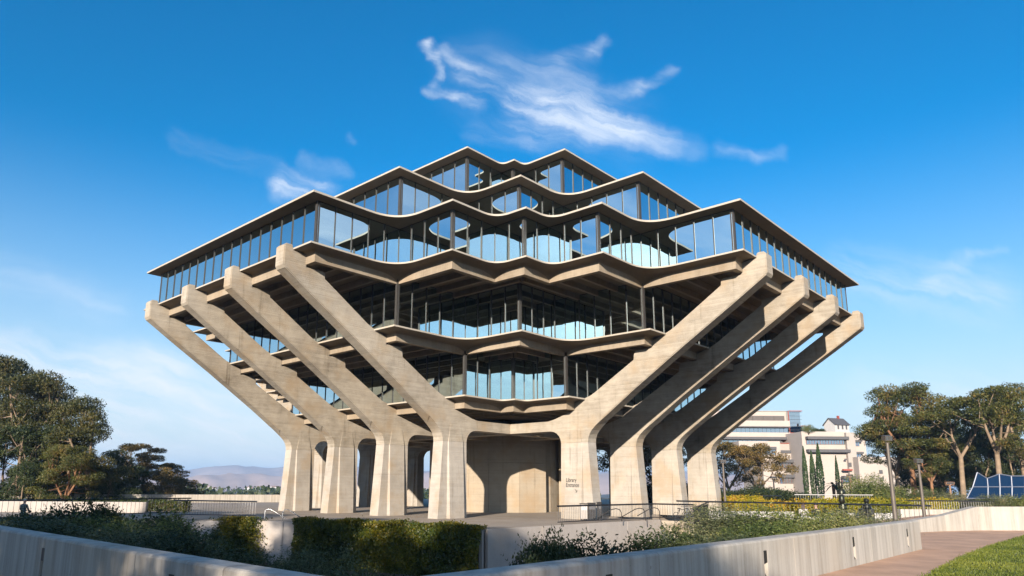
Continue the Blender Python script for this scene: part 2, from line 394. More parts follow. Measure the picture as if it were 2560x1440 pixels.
def floor_slab(lv, zt, zb, o, dmax, hface):
    lip, bm, bi, ds = rings(PLAN[lv], o, -.05, dmax); n = len(lip); m = MB(); zs = zb+.5
    rows = [[(p.x, p.y, zt) for p in lip], [(p.x, p.y, zt-.11) for p in lip]]
    hs_ = [hface*math.sqrt(max(0, 1-(1-min(1, d/1.6))**2)) for d in ds]
    for k in (.4, .65, .8, .88, .94, .975, 1.):
        rows.append([(l.x+(q.x-l.x)*k, l.y+(q.y-l.y)*k, (zt-.11) + (zb+h_-(zt-.11))*k**9) for l, q, h_ in zip(lip, bm, hs_)])
    nc = len(rows)-1
    rows.append([(q.x, q.y, zb) for q in bm]); rows.append([(q.x, q.y, zb) for q in bi]); rows.append([(q.x, q.y, zs) for q in bi])
    vs = [v for r in rows for v in r]; fs = []; mi = []
    for r in range(len(rows)-1):
        for i in range(n):
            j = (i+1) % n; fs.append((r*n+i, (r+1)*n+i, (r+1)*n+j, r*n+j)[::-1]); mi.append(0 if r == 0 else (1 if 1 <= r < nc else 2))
    fs.append(tuple(range(n))); mi.append(0)
    fs.append(tuple((len(rows)-1)*n+i for i in range(n))[::-1]); mi.append(1)
    m.v = vs; m.f = fs; m.m = mi
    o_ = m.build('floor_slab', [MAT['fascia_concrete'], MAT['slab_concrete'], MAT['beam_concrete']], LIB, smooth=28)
    return zs
def roof_slab(lv, zt, o, dmax):
    lip, bm, bi, ds = rings(PLAN[lv], o, -.05, dmax); n = len(lip)
    m = MB(); rows = [[(p.x, p.y, zt) for p in lip], [(p.x, p.y, zt-.13) for p in lip], [(q.x, q.y, zt-.19) for q in bi]]
    m.v = [v for r in rows for v in r]
    for r in range(2):
        for i in range(n):
            j = (i+1) % n; m.f.append((r*n+i, (r+1)*n+i, (r+1)*n+j, r*n+j)[::-1]); m.m.append(0 if r == 0 else 1)
    m.f.append(tuple(range(n))); m.m.append(0); m.f.append(tuple(2*n+i for i in range(n))[::-1]); m.m.append(1)
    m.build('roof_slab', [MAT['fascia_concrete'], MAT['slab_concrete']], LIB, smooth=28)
    l2, _, _, _ = rings(PLAN[lv], o-.75, -.05, dmax); MB().prism([(p.x, p.y) for p in l2], zt+.003, zt+.16).build('roof_upstand', MAT['fascia_concrete'], LIB, smooth=28)
Z = {4: (8.65, 7.84), 5: (12.56, 11.80), 6: (16.59, 15.72)}
ROOF = {6: 19.83, 7: 23.76, 8: 27.77}
floor_slab(6, *Z[6], .87, 2.25, .56); floor_slab(5, *Z[5], 1.02, 2.3, .5); floor_slab(4, *Z[4], .92, .55, .5)
roof_slab(6, ROOF[6], .91, 2.3); roof_slab(7, ROOF[7], .91, 2.1); roof_slab(8, ROOF[8], .91, 1.0)
# --- ceiling ribs under the three overhanging floors, one box each
def vmax(lv, u):
    q = [p for p in PLAN[lv] if p[0] > 0 and p[1] > 0]
    best = 0
    for x, y in q:
        if x >= u-.01: best = max(best, y)
    return best
for lv, lo in ((6, 17.6), (5, 12.5), (4, 8.6)):
    zb = Z[lv][1]; r = max(x for x, y in PLAN[lv])-2.05
    while r > lo:
        e = min(vmax(lv, r)-.55, r-.15)
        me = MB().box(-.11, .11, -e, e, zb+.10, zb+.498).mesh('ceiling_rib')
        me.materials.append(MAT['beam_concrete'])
        for k in range(4):
            o = link('ceiling_rib', me, LIB); o.rotation_euler = (0, 0, k*math.pi/2); a = k*math.pi/2
            o.location = (r*math.cos(a), r*math.sin(a), .002*(k % 2))
        r -= 1.655
# --- piers
PROFILE_ARM = [(17.84,5.46),(17.88,5.75),(18.0,6.06),(18.2,6.33),(18.55,6.65),(19.2,7.13),(21.64,8.86),(25.75,11.6),(29.27,13.86),(31.35,15.24),(31.47,15.42),(31.47,16.66),(31.33,16.8),(30.9,16.8),
    (30.84,16.48),(29.85,16.35),(29.85,15.60),(28.55,15.60),(28.46,15.45),(28.44,15.15),(25.05,12.92),(24.72,12.73),(24.35,12.57),(23.6,12.3),(23.3,12.2),(23.3,11.7),(22.0,11.7),(21.85,11.45),(21.8,11.03),(18.5,9.02),(18.05,8.79),(17.6,8.66),(16.75,8.35),(16.75,7.88),
    (14.9,7.28),(14.55,7.2),(14.2,7.14),(.02,7.14),(.02,6.38),(14.45,6.38),(14.75,6.33),(15.02,6.2),(15.25,5.98),(15.38,5.72),(15.43,5.46)]
PROFILE_COL = [(18.24,0),(17.84,5.45),(15.43,5.45),(15.33,0)]
WP = .5
def column_mesh():
    m = MB()
    def row(z):
        t = 1-z/5.45; ue, ui = 17.84+.40*t, 15.43-.10*t; dv = WP + .0*t
        p = .30*(1-z/6.95)
        a, b = 17.36, 15.80
        return [(ue,-dv,z),(ue,dv,z),(a,dv,z),(a-.05,dv+p,z),(b+.05,dv+p,z),(b,dv,z),(ui,dv,z),(ui,-dv,z),(b,-dv,z),(b+.05,-dv-p,z),(a-.05,-dv-p,z),(a,-dv,z)]
    r0, r1 = row(0), row(5.45); n = len(r0)
    m.add(r0+r1, [tuple(range(n))[::-1], tuple(range(n, 2*n))]+[(i, (i+1) % n, n+(i+1) % n, n+i) for i in range(n)])
    return m.mesh('column')
def arm_mesh():
    m = MB(); m.prism(PROFILE_ARM, -WP, WP, 0, lambda x, z, y: (x, -y, z))
    a, b, p0 = 17.36, 15.80, .30*(1-5.462/6.95)
    for s in (1, -1):
        m.add([(a-.05,s*(WP-.01),5.462),(a-.05,s*(WP+p0),5.462),(b+.05,s*(WP+p0),5.462),(b+.05,s*(WP-.01),5.462),(a-.3,s*(WP-.002),6.95),(b+.3,s*(WP-.002),6.95)],
              [(0,1,2,3),(1,4,5,2),(0,4,1),(3,2,5)])
    import bmesh
    me = m.mesh('pier'); bm = bmesh.new(); bm.from_mesh(me); bmesh.ops.recalc_face_normals(bm, faces=bm.faces)
    es = [e for e in bm.edges if len(e.link_faces) == 2 and e.calc_face_angle(0) > 1.2 and max(v.co.z for v in e.verts) > 7.5 and min(v.co.x for v in e.verts) > 17]
    bmesh.ops.bevel(bm, geom=es, offset=.05, segments=2, affect='EDGES'); bm.to_mesh(me); bm.free()
    return me
arm = arm_mesh(); arm.materials.append(MAT['pier_concrete']); colm = column_mesh(); colm.materials.append(MAT['column_concrete'])
PIERS = {}
for k in range(4):
    for i, q in enumerate((1.5, .5, -.5, -1.5)):
        o = link('pier', arm, LIB); a = k*math.pi/2; o.rotation_euler = (0, 0, a); v = q*SPAN
        o.location = (-v*math.sin(a), v*math.cos(a), .003*(k % 2)); PIERS[k, i] = o
        link('column', colm, o)
# lettering on the nearest right-hand pier (faces +u)
def text_mesh(body, size):
    cu = bpy.data.curves.new('t', 'FONT'); cu.body = body; cu.size = size; cu.extrude = .004; cu.space_line = .86; cu.offset = .004
    ob = bpy.data.objects.new('t', cu); COL.objects.link(ob); dg = bpy.context.evaluated_depsgraph_get(); dg.update()
    me = bpy.data.meshes.new_from_object(ob.evaluated_get(dg)); bpy.data.objects.remove(ob); bpy.data.curves.remove(cu); return me
lm = text_mesh('Library\nEntrance', .41); lm.name = 'lettering'
for v in lm.vertices: v.co.x *= .80
ll = link('lettering', lm, LIB, MAT['letter_black']); sl = math.atan(.30/6.95)
def on_block(v, z, pr): return Matrix(((0, -math.sin(sl), math.cos(sl), 1.5*SPAN+WP+.30*(1-z/6.95)+pr), (1, 0, 0, v), (0, math.cos(sl), math.sin(sl), z), (0, 0, 0, 1)))
ll.matrix_world = on_block(15.95, 2.62, .006)
m = MB()
m.beam((0,0,0), (.19,-.22,0), .028, .01); m.beam((.19,-.22,.001), (.19,-.06,.001), .028, .01); m.beam((.2,-.22,.002), (.05,-.22,.002), .028, .01)
ar = m.build('arrow', MAT['letter_black'], LIB); ar.matrix_world = on_block(16.75, 2.12, .007)
# --- core: four blocks of three panels each under the building, and a shaft above
for k in range(4):
    rr = 7.05; V = [(rr*math.cos(R(11.25+22.5*i)), rr*math.sin(R(11.25+22.5*i))) for i in range(4)]
    for i in range(3):
        (x0, y0), (x1, y1) = V[i], V[i+1]; g_ = .012
        d = Vector((x1-x0, y1-y0)).normalized(); x0, y0, x1, y1 = x0+d.x*g_, y0+d.y*g_, x1-d.x*g_, y1-d.y*g_
        nrm = Vector((d.y, -d.x)); inn = [(x0-nrm.x*.5, y0-nrm.y*.5), (x1-nrm.x*.5, y1-nrm.y*.5)]
        for z0, z1 in ((0, 4.38), (4.40, 7.6)):
            o = MB().prism([(x0,y0),(x1,y1),inn[1],inn[0]], z0, z1).build('core_panel', MAT['core_concrete'], LIB); o.rotation_euler = (0, 0, k*math.pi/2)
MB().prism([(6.35*math.cos(R(22.5*i)), 6.35*math.sin(R(22.5*i))) for i in range(16)], 0, 7.55).build('core_wall', MAT['core_concrete'], LIB)
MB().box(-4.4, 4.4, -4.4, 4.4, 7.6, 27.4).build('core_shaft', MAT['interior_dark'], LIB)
# --- windows: a pane and a mullion each, on the two sides that face the camera; the far sides joined
mull_cache = {}; random.seed(5)
def windows(lv, z0, z1):
    P = PLAN[lv]; n = len(P); back = MB(); backm = MB(); H = z1-z0
    for i in range(n):
        a, b = Vector(P[i]), Vector(P[(i+1) % n]); d = b-a; L = d.length; d.normalize(); nm = Vector((d.y, -d.x))
        cnt = max(1, round(L/1.34)); stp = L/cnt; ang = math.atan2(d.y, d.x); front = nm.x > .5 or nm.y > .5
        key = (round(stp, 3), lv)
        if key not in mull_cache:
            pm = MB().box(.03, stp-.03, -.03, 0, z0+.04, z1-.05).mesh('window_pane'); pm.materials.append(MAT['window_glass'])
            mm = MB().box(-.026, .026, -.08, .05, z0, z1).mesh('mullion'); mm.materials.append(MAT['mullion_metal'])
            mull_cache[key] = (pm, mm)
        pm, mm = mull_cache[key]
        cor = 1 if i or True else 0
        for k in range(cnt):
            q = a + d*stp*k
            if front:
                o = link('window_pane', pm, LIB); o.location = (q.x+nm.x*0, q.y, 0); o.rotation_euler = (0, 0, ang+random.uniform(-.004, .004))
                if k:
                    o = link('mullion', mm, LIB); o.location = (q.x, q.y, 0); o.rotation_euler = (0, 0, ang)
            else:
                e = q + d*stp; back.add([(q.x,q.y,z0),(e.x,e.y,z0),(e.x,e.y,z1),(q.x,q.y,z1)], [(0,1,2,3)])
                backm.box(q.x-.04, q.x+.04, q.y-.04, q.y+.04, z0, z1)
        for e0, e1, zz, hh in ((a, b, z1-.025, .05), (a, b, z0+.02, .04)):
            m = MB().beam((e0.x-nm.x*.02, e0.y-nm.y*.02, zz), (e1.x-nm.x*.02, e1.y-nm.y*.02, zz), .06, hh)
            if front: m.build('window_head' if hh > .045 else 'window_sill', MAT['dark_metal'], LIB)
        if front or True:                            # paired posts at each corner
            sg = 1 if not reent(P)[i] else -1
            p0 = Vector(P[i-1]); din = (a-p0).normalized(); nin = Vector((din.y, -din.x))
            if (front or nin.x > .5 or nin.y > .5):
                m = MB()
                if sg > 0:
                    c1 = a - d*0.0 - nm*.03 + nin*.0; m.box(a.x-.05, a.x+.05, a.y-.05, a.y+.05, z0, z1)
                    t1 = a + d*.13 + nm*.0; t2 = a - din*.13
                    for t in (t1, t2): m.box(t.x-.045, t.x+.045, t.y-.045, t.y+.045, z0, z1)
                else: m.box(a.x-.06, a.x+.06, a.y-.06, a.y+.06, z0, z1)
                m.build('corner_post', MAT['mullion_metal'], LIB)
    back.build('rear_window_wall', MAT['window_glass'], LIB)['kind'] = 'stuff'; backm.build('rear_mullions', MAT['mullion_metal'], LIB)['kind'] = 'stuff'
windows(4, 8.66, 12.28); windows(5, 12.57, 16.2); windows(6, 16.60, 19.655); windows(7, 20.0, 23.58); windows(8, 23.93, 27.59)
# pale ceilings and dark floors behind the glass
#@@SITE
# ------------------------------------------------------------------ ground, plaza, walls
def struct(o): o['kind'] = 'structure'; return o
# one sheet of ground out to the horizon: a mesa that falls away to the far valley
gx = np.concatenate([np.linspace(-9000, -700, 26), np.linspace(-640, 640, 65), np.linspace(700, 9000, 26)])
GV = []; GF = []
rng = np.random.default_rng(4)
for j, y in enumerate(gx):
    for i, x in enumerate(gx):
        r = math.hypot(x, y); z = -3.6 - 19*max(0, min(1, (r-160)/1600)) - 25*max(0, min(1, (r-2600)/3000)) + (math.sin(x*.013)+math.cos(y*.011+x*.004))*min(9., max(0, r-220)*.012)
        GV.append((x, y, z))
nx = len(gx)
for j in range(nx-1):
    for i in range(nx-1): GF.append((j*nx+i, j*nx+i+1, (j+1)*nx+i+1, (j+1)*nx+i))
m = MB(); m.v = GV; m.f = GF; m.m = [0]*len(GF)
plain('scrub_ground', (.075, .07, .042), .95, 0, .45, .02)
struct(m.build('ground', MAT['scrub_ground'], smooth=180))
# plaza deck round the piers (top at 0), its edge is the pale retaining wall
PL = [(32.2, .3), (28.6, 4.05), (28.2, 7.3), (27.7, 8.5), (24.4, 20.6), (6.2, 20.6), (6.2, 16.0), (-30, 16.0), (-60, 30), (-75, -30), (-45, -52), (29.9, -54.2), (46, -40), (46, -8.2), (41, -4.4), (36.5, -2.2)]
plaza = struct(MB().prism(PL, -3.5, 0).build('plaza', [MAT['paving']]))
# retaining wall panels hung on the deck edge, each with its own joint
def wall_run(name, pts, z0, z1, th, matn, panel, label, cat, parent=None, zfun=None, lights=()):
    root = parent or empty(name, (pts[0][0], pts[0][1], z0), 0, label, cat)
    off = Vector((0, 0, 0)) if parent else Vector((pts[0][0], pts[0][1], z0))
    for a, b in zip(pts[:-1], pts[1:]):
        a, b = Vector((*a, 0)), Vector((*b, 0)); d = (b-a).normalized(); L = (b-a).length; nn = Vector((d.y, -d.x, 0)); cnt = max(1, round(L/panel)); st = L/cnt
        for k in range(cnt):
            p, q = a+d*(st*k+.006), a+d*(st*(k+1)-.006); P = [p, q, q-nn*th, p-nn*th]
            za, zb_ = (zfun(st*k), zfun(st*(k+1))) if zfun else (z1, z1)
            vs = [Vector((v.x, v.y, z0))-off for v in P] + [Vector((v.x, v.y, h))-off for v, h in zip(P, (za, zb_, zb_, za))]
            MB().add(vs, [(0,3,2,1),(4,5,6,7),(0,1,5,4),(1,2,6,5),(2,3,7,6),(3,0,4,7)]).build('wall_panel', MAT[matn], root, bevel=.015)
    return root
wall_run('retaining_wall', [(32.35, .32), (28.72, 4.13)][::-1], -3.4, -.06, .2, 'retaining_concrete', 1.9, 'grey concrete panel wall below the railing left of the ivy clump', 'wall')
wall_run('retaining_wall', [(24.62, 20.82), (27.85, 8.6), (28.35, 7.35), (28.72, 4.2)], -3.4, -.004, .2, 'retaining_concrete', 4.2, 'pale plaza retaining wall between the ivy clump and the square hedge', 'wall')
wall_run('retaining_wall', [(6.0, 20.82), (24.55, 20.82)], -3.4, -.003, .2, 'retaining_concrete', 4.6, 'sunlit pale plaza retaining wall below the railing with stair handrails', 'wall')
# sunken garden bed between the plaza and the foreground walls
def soil_z(u, v):
    s_ = min(49.1-u, 42.2-v); z = .55 - 3.1*max(0, min(1, (s_-2.5)/9))
    if u < 34: z = max(z, -2.55 + 2.6*max(0, min(1, (v-30.5)/4))*max(0, min(1, (34-u)/5)))
    return min(z, .55 if v < 36.5 else .3)
m = MB(); us = np.linspace(-4, 49.1, 60); vs_ = np.linspace(-12, 42.2, 60)
for v in vs_:
    for u in us: m.v.append((u, v, soil_z(u, v)+random.uniform(-.05, .05)))
for j in range(59):
    for i in range(59): m.f.append((j*60+i, j*60+i+1, (j+1)*60+i+1, (j+1)*60+i)); m.m.append(0)
struct(m.build('garden_soil', MAT['soil'], smooth=180))
# foreground parapets (top 1.40) with rounded coping edge and recessed step lights
def parapet(name, a, b, z0, z1, th, panel, label, lights):
    a, b = Vector((*a, 0)), Vector((*b, 0)); d = (b-a).normalized(); L = (b-a).length; nn = Vector((d.y, -d.x, 0))
    root = empty(name, (a.x, a.y, z0), math.atan2(d.y, d.x), label, 'wall'); H = z1-z0
    cnt = max(1, round(L/panel)); st = L/cnt
    for k in range(cnt):
        prof = [(0, 0), (0, H-.035), (.012, H-.012), (.035, H), (th-.035, H), (th, H-.03), (th, 0)]
        hole = [t for t in lights if st*k < t <= st*(k+1)]
        mm = MB(); x0, x1 = st*k+.008, st*(k+1)-.008
        cuts = [x0] + [c for t in hole for c in (t-.075, t+.075)] + [x1]
        for i, (p, q) in enumerate(zip(cuts[:-1], cuts[1:])):
            if i % 2 == 0: mm.prism(prof, p, q, 0, lambda y, z, x: (x, -y, z))
            else:
                zt, zb = H-.17, H-.62
                mm.prism([(0, 0), (0, zb), (th, zb), (th, 0)], p, q, 0, lambda y, z, x: (x, -y, z))
                mm.prism([(0, zt), (0, H-.035), (.012, H-.012), (.035, H), (th-.035, H), (th, H-.03), (th, zt)], p, q, 0, lambda y, z, x: (x, -y, z))
                mm.box(p, q, -th, -.14, zb, zt)
        mm.build('wall_panel', MAT['wall_concrete'], root)
    for t in lights:
        e = MB(); zt, zb = H-.17, H-.62
        e.box(t-.074, t+.074, -.135, -.005, zb+.26, zt-.002); lo = e.build('step_light', MAT['dark_metal'], root)
        MB().add([(t-.07,-.01,zb+.005),(t+.07,-.01,zb+.005),(t+.07,-.135,zb+.23),(t-.07,-.135,zb+.23),(t-.07,-.135,zb+.005),(t+.07,-.135,zb+.005)], [(0,1,2,3),(0,3,4),(1,5,2),(0,4,5,1)]).build('light_reflector', MAT['bronze_metal'], lo)
    return root
parapet('garden_wall', (49.2, 42.3), (49.2, -12.7), .05, 1.39, .34, 2.2, 'streaked concrete parapet in dappled shade running across the lower left', [3.37, 7.95, 12.5, 17.1])
parapet('garden_wall', (30.45, 42.3), (49.19, 42.3), .05, 1.39, .34, 4.7, 'weathered concrete parapet with step lights rising along the gravel path', [1.4, 5.95, 10.65, 15.2])
# path, lawn and the second parapet at the turn of the path
pz = .64
path_poly = [(60, 46.0), (62, 60), (-20, 60), (-20, 36.0), (20, 36.6), (30.0, 38.2), (30.4, 42.1), (49.0, 42.1), (49.0, -30), (60, -30)]
struct(MB().prism(path_poly, -1, pz).build('path', MAT['gravel_path']))
lawn_edge = [at_z(px, py, pz+.03) for px, py in ((2050, 1560), (2180, 1500), (2320, 1440), (2400, 1396), (2475, 1366), (2560, 1341), (2700, 1318), (2900, 1300))]
lp = [(v.x, v.y) for v in lawn_edge]; lp = lp + [(-15, 62), (40, 62)]
struct(MB().prism(lp, pz-.3, pz+.035).build('lawn', MAT['lawn']))
# second parapet
w2 = [at_z(2292, 1331, pz), at_z(2360, 1328, pz), at_z(2450, 1326, pz), at_z(2760, 1327, pz)]
tops = [.45, .58, .92, .95]
root = empty('garden_wall', w2[0], 0, 'bright low concrete wall rising at the far turn of the gravel path', 'wall'); o0 = Vector(w2[0])
for i in range(3):
    a, b = Vector(w2[i])-o0, Vector(w2[i+1])-o0; d = (b-a).normalized(); nn = Vector((-d.y, d.x, 0))
    if nn.dot(Vector(FW)) < 0: nn = -nn
    a, b = a+d*.004, b-d*.004; vs = [a, b, b+nn*.32, a+nn*.32]; h = (tops[i], tops[i+1], tops[i+1], tops[i])
    MB().add([v+Vector((0,0,-.3)) for v in vs]+[v+Vector((0,0,q)) for v, q in zip(vs, h)], [(0,1,2,3)[::-1],(4,5,6,7),(0,1,5,4),(1,2,6,5),(2,3,7,6),(3,0,4,7)]).build('wall_panel', MAT['wall_concrete'], root)
la = at_z(2377, 1327, pz)-o0; d = (Vector(w2[2])-Vector(w2[1])).normalized()
MB().obox(la+Vector((0, 0, .40)), d*.1, Vector((-d.y, d.x, 0))*.05, (0, 0, .16)).build('step_light', MAT['bronze_metal'], root)
# terrace to the right: where the lamps, hedges and far buildings stand
TR = [(16.0, 36.4), (14.0, 30.5), (5.9, 24.2), (-29.0, 17.0), (-59, 31), (-76, -31), (-330, -80), (-330, 160), (-40, 160), (-19, 62), (-19, 43)]
struct(MB().prism(TR, -3.5, .12).build('terrace', MAT['soil']))
# --- balustrades
def railing(name, pts, label, h=1.05, gap=.13, base=.12, top_r=.045, matr='rail_metal', matb='rail_metal', group=None, bal=.011, foot=True, lean=0.):
    p0 = Vector(pts[0]); root = empty(name, p0, 0, label, 'railing', group); P = [Vector(p)-p0 for p in pts]
    MB().tube([p+Vector((0, 0, h)) for p in P], top_r, 10).build('top_rail', MAT[matr], root, smooth=40)
    if foot: MB().tube([p+Vector((0, 0, base)) for p in P], .03, 8).build('bottom_rail', MAT[matr], root, smooth=40)
    for a, b in zip(P[:-1], P[1:]):
        L = (b-a).length; cnt = max(1, round(L/gap)); bm = None
        for k in range(cnt):
            o = link('baluster', BAL(h-base, bal, matb), root); o.location = a.lerp(b, (k+.5)/cnt)+Vector((0, 0, base))
    return root
_bal = {}
def BAL(h, r, matn):
    k = (round(h, 2), r, matn)
    if k not in _bal:
        _bal[k] = MB().tube([(0, 0, 0), (0, 0, h)], r, 4, caps=False).mesh('baluster'); _bal[k].materials.append(MAT[matn])
    return _bal[k]
rr = [(17.9, 20.65, .0), (6.35, 20.65, .0), (6.1, 23.6, 0)]
railing('railing', rr, 'dark-topped railing above the sunlit retaining wall by the entrance pier', 1.1, .19, .16, .055, 'dark_metal', 'bright_steel')
railing('railing', [at(430, 1294, 46), at(640, 1296, 47)], 'short steel railing ending at the top of the plaza steps on the left', 1.08, .16, .2, .05, 'rail_metal', 'bright_steel')
ra = [ground_at(-40, 43, .05), ground_at(240, 49, .05), ground_at(480, 56, .05)]
railing('railing', ra, 'long blue-grey railing at the far left behind the seated man', 1.15, .33, .12, .05, 'rail_metal', 'bright_steel')
rb = [ground_at(1690, 50, .25), ground_at(1765, 48, .25), ground_at(2050, 44, .25), ground_at(2322, 40, .25)]
railing('railing', rb, 'long dark-topped railing running behind the two seated people on the right', 1.1, .24, .1, .055, 'rail_metal', 'bright_steel')
rc = [ground_at(2230, 52, .5), ground_at(2340, 53, .5), ground_at(2480, 54, .45)]
railing('railing', rc, 'pale railing behind the lamp posts near the blue glass pavilion', .95, .22, .1, .04, 'rail_metal', 'white_paint')
rd = [ground_at(1985, 78, .9), ground_at(2180, 80, .9)]
railing('railing', rd, 'cream railing above the far yellow hedge below the cypresses', .75, .3, .05, .05, 'white_paint', 'white_paint')
re_ = [ground_at(1850, 72, .6), ground_at(1952, 72, .6)]
railing('railing', re_, 'short steel railing on the concrete stair landing in the shade', .95, .3, .05, .05, 'rail_metal', 'rail_metal')
# stair handrails behind the entrance railing
for k, (px, lab) in enumerate(((1515, 'curved steel stair handrail nearest the entrance lettering'), (1575, 'middle curved steel stair handrail behind the entrance railing'), (1612, 'rightmost curved steel stair handrail behind the entrance railing'))):
    g0 = ground_at(px, 47.0+k*1.5, .06); rx = Vector((RT[0], RT[1], 0)).normalized()
    MBt = MB().tube([Vector((0,0,0))+rx*-.6+Vector((0,0,.25)), rx*.3+Vector((0,0,.75)), rx*.62+Vector((0,0,.82)), rx*.85+Vector((0,0,.76)), rx*.95+Vector((0,0,.6)), rx*.97+Vector((0,0,0))], .03, 8)
    o = MBt.build('stair_handrail', MAT['dark_metal'], smooth=60); o.location = g0; tag(o, lab, 'handrail', 'stair handrails')
for k, (px, py, d, lab) in enumerate(((690, 1298, 46.4, 'left steel handrail of the plaza steps beside the ivy'), (735, 1300, 45.6, 'right steel handrail of the plaza steps beside the leftmost pier'))):
    g0 = ground_at(px, d, .0); rx = Vector((RT[0], RT[1], 0)).normalized()
    o = MB().tube([rx*-.62+Vector((0,0,0)), rx*-.6+Vector((0,0,.62)), rx*-.45+Vector((0,0,.72)), rx*-.2+Vector((0,0,.68)), rx*.75+Vector((0,0,.1))], .03, 8).build('stair_handrail', MAT['bright_steel'], smooth=60)
    o.location = g0; tag(o, lab, 'handrail')
# stair well right of the sunlit wall: plank-marked wall, glass guard, dark steel end panel
sw = empty('stair_wall', (6.0, 20.9, -3.3), 0, 'plank-marked concrete stair wall in shade below the entrance railing', 'wall')
for k in range(13):
    MB().box(-.1+random.uniform(0, .02), .06+random.uniform(0, .02), 0, 2.9, k*.25+.004, k*.25+.243).build('plank', MAT['pier_concrete'], sw)
gg = empty('glass_guard', (6.12, 20.9, -2.6), 0, 'triangular pane of glass guarding the stair below the entrance railing', 'glass guard')
MB().add([(0,0,0),(0,2.6,0),(0,0,2.45),(.02,0,0),(.02,2.6,0),(.02,0,2.45)], [(0,1,2),(3,5,4),(0,3,4,1),(1,4,5,2),(2,5,3,0)]).build('pane', MAT['pale_glass'], gg)
MB().tube([(0,0,-.2),(0,0,2.6)], .04, 8).build('post', MAT['bronze_metal'], gg)
g0 = at(1735, 1299, 47); rx = Vector((RT[0], RT[1], 0)).normalized(); fx_ = Vector((FH[0], FH[1], 0))
bp = empty('stair_end_panel', g0, 0, 'dark bronze sheet panel with steel handrail at the head of the ramp', 'panel')
MB().add([(0,0,-1.35),(1.35,0,-.72) , (1.35,0,1.0),(0,0,.72),(0,.04,-1.35),(1.35,.04,-.72),(1.35,.04,1.0),(0,.04,.72)], [(0,1,2,3),(7,6,5,4),(0,4,5,1),(1,5,6,2),(2,6,7,3),(3,7,4,0)]).build('sheet', MAT['dark_metal'], bp)
MB().tube([(-.05,-.04,.75),(.6,-.04,.9),(1.4,-.04,1.12)], .05, 8).build('handrail', MAT['mullion_metal'], bp, smooth=40)
MB().tube([(-.05,-.04,-1.36),(1.4,-.04,-.68)], .04, 8).build('lower_rail', MAT['bright_steel'], bp, smooth=40)
bp.rotation_euler = (0, 0, math.atan2(rx.y, rx.x)+.5)
MB().box(-.5, .5, -.5, .5, -2.6, 0).build('pier_block', MAT['retaining_concrete'], bp).location = (-.35, .3, -1.4)
# low parapet at the back left of the plaza
bw = [(-34.0, -47.0), (1.75, -37.6), (29.9, -53.0), (47.0, -46.0)]
bw = [(v.x, v.y) for v in (ground_at(1050, 112, 0), ground_at(700, 98, 0), ground_at(440, 92, 0), ground_at(-60, 84, 0))]
wall_run('parapet_wall', bw, 0, 1.02, .4, 'wall_concrete', 6.5, 'low tan parapet wall along the back edge of the plaza on the left', 'wall')
# white backing walls / seats
def slab_thing(name, px, d, z0, wdt, h, th, label, cat, matn, yaw=0.):
    g0 = ground_at(px, d, z0); o = MB().box(-wdt/2, wdt/2, 0, th, 0, h).build(name, MAT[matn], bevel=.02)
    o.location = g0; o.rotation_euler = (0, 0, math.atan2(RT[1], RT[0])+yaw); return tag(o, label, cat)
slab_thing('bench_wall', 2035, 37.5, .1, 3.0, .72, .5, 'pale concrete seat wall behind which two people sit', 'seat wall', 'white_paint')
slab_thing('bench_wall', 72, 39.0, 0, 1.3, .42, .5, 'pale concrete seat under the man in the plaid shirt', 'seat wall', 'white_paint')
slab_thing('planter_wall', 1900, 50, .12, 9.5, .55, .4, 'long white planter wall below the near yellow hedge', 'wall', 'white_paint')
slab_thing('planter_wall', 2150, 46.0, .12, 4.2, .62, .4, 'white planter wall behind the bronze sculpture', 'wall', 'white_paint')
slab_thing('planter_wall', 120, 57, .0, 16., .85, .4, 'lilac-white wall seen through the far left railing', 'wall', 'retaining_concrete')
slab_thing('ramp_wall', 2425, 47, .12, 9.5, .85, .4, 'sloping cream ramp wall below the blue glass pavilion', 'wall', 'wall_concrete')
slab_thing('stair_landing', 1945, 70, .12, 5.5, .75, 3., 'pale concrete stair landing between the yellow hedges', 'steps', 'retaining_concrete')
#@@PLANTS
# ------------------------------------------------------------------ vegetation
def leaf_cloud(name, ctr, nrm, size, aspect=2.2, rng=None, up_bias=0.):
    """one four-cornered leaf per centre; nrm steers the way leaves face"""
    n = len(ctr); rng = rng or np.random.default_rng(1)
    d = rng.normal(size=(n, 3)); d[:, 2] -= up_bias; d /= np.linalg.norm(d, axis=1)[:, None]
    nn = rng.normal(size=(n, 3))*.8 + nrm; sd_ = np.cross(nn, d); sd_ /= np.linalg.norm(sd_, axis=1)[:, None]+1e-9
    L = (size*rng.uniform(.6, 1.4, n))[:, None]; Wd = L/aspect
    fold = np.cross(sd_, d)*L*.12
    V = np.stack([ctr-d*L*.5, ctr+sd_*Wd*.5+fold, ctr+d*L*.5, ctr-sd_*Wd*.5+fold], 1).reshape(-1, 3)
    me = bpy.data.meshes.new(name); me.vertices.add(4*n); me.vertices.foreach_set('co', V.ravel().astype(np.float32))
    me.loops.add(4*n); me.loops.foreach_set('vertex_index', np.arange(4*n, dtype=np.int32))
    me.polygons.add(n); me.polygons.foreach_set('loop_start', np.arange(0, 4*n, 4, dtype=np.int32)); me.polygons.foreach_set('loop_total', np.full(n, 4, dtype=np.int32))
    me.update(); me.validate(); return me
def clumps_to_points(cl, per, rng, shell=.55):
    P = []; Nn = []
    for c, r in cl:
        k = max(8, int(per*r[0]*r[1])); d = rng.normal(size=(k, 3)); d /= np.linalg.norm(d, axis=1)[:, None]
        rad = shell + (1-shell)*rng.random(k)**.6; rad *= 1+rng.normal(size=k)*.10
        P.append(np.array(c)+d*np.array(r)*rad[:, None]); Nn.append(d)
    return np.concatenate(P), np.concatenate(Nn)
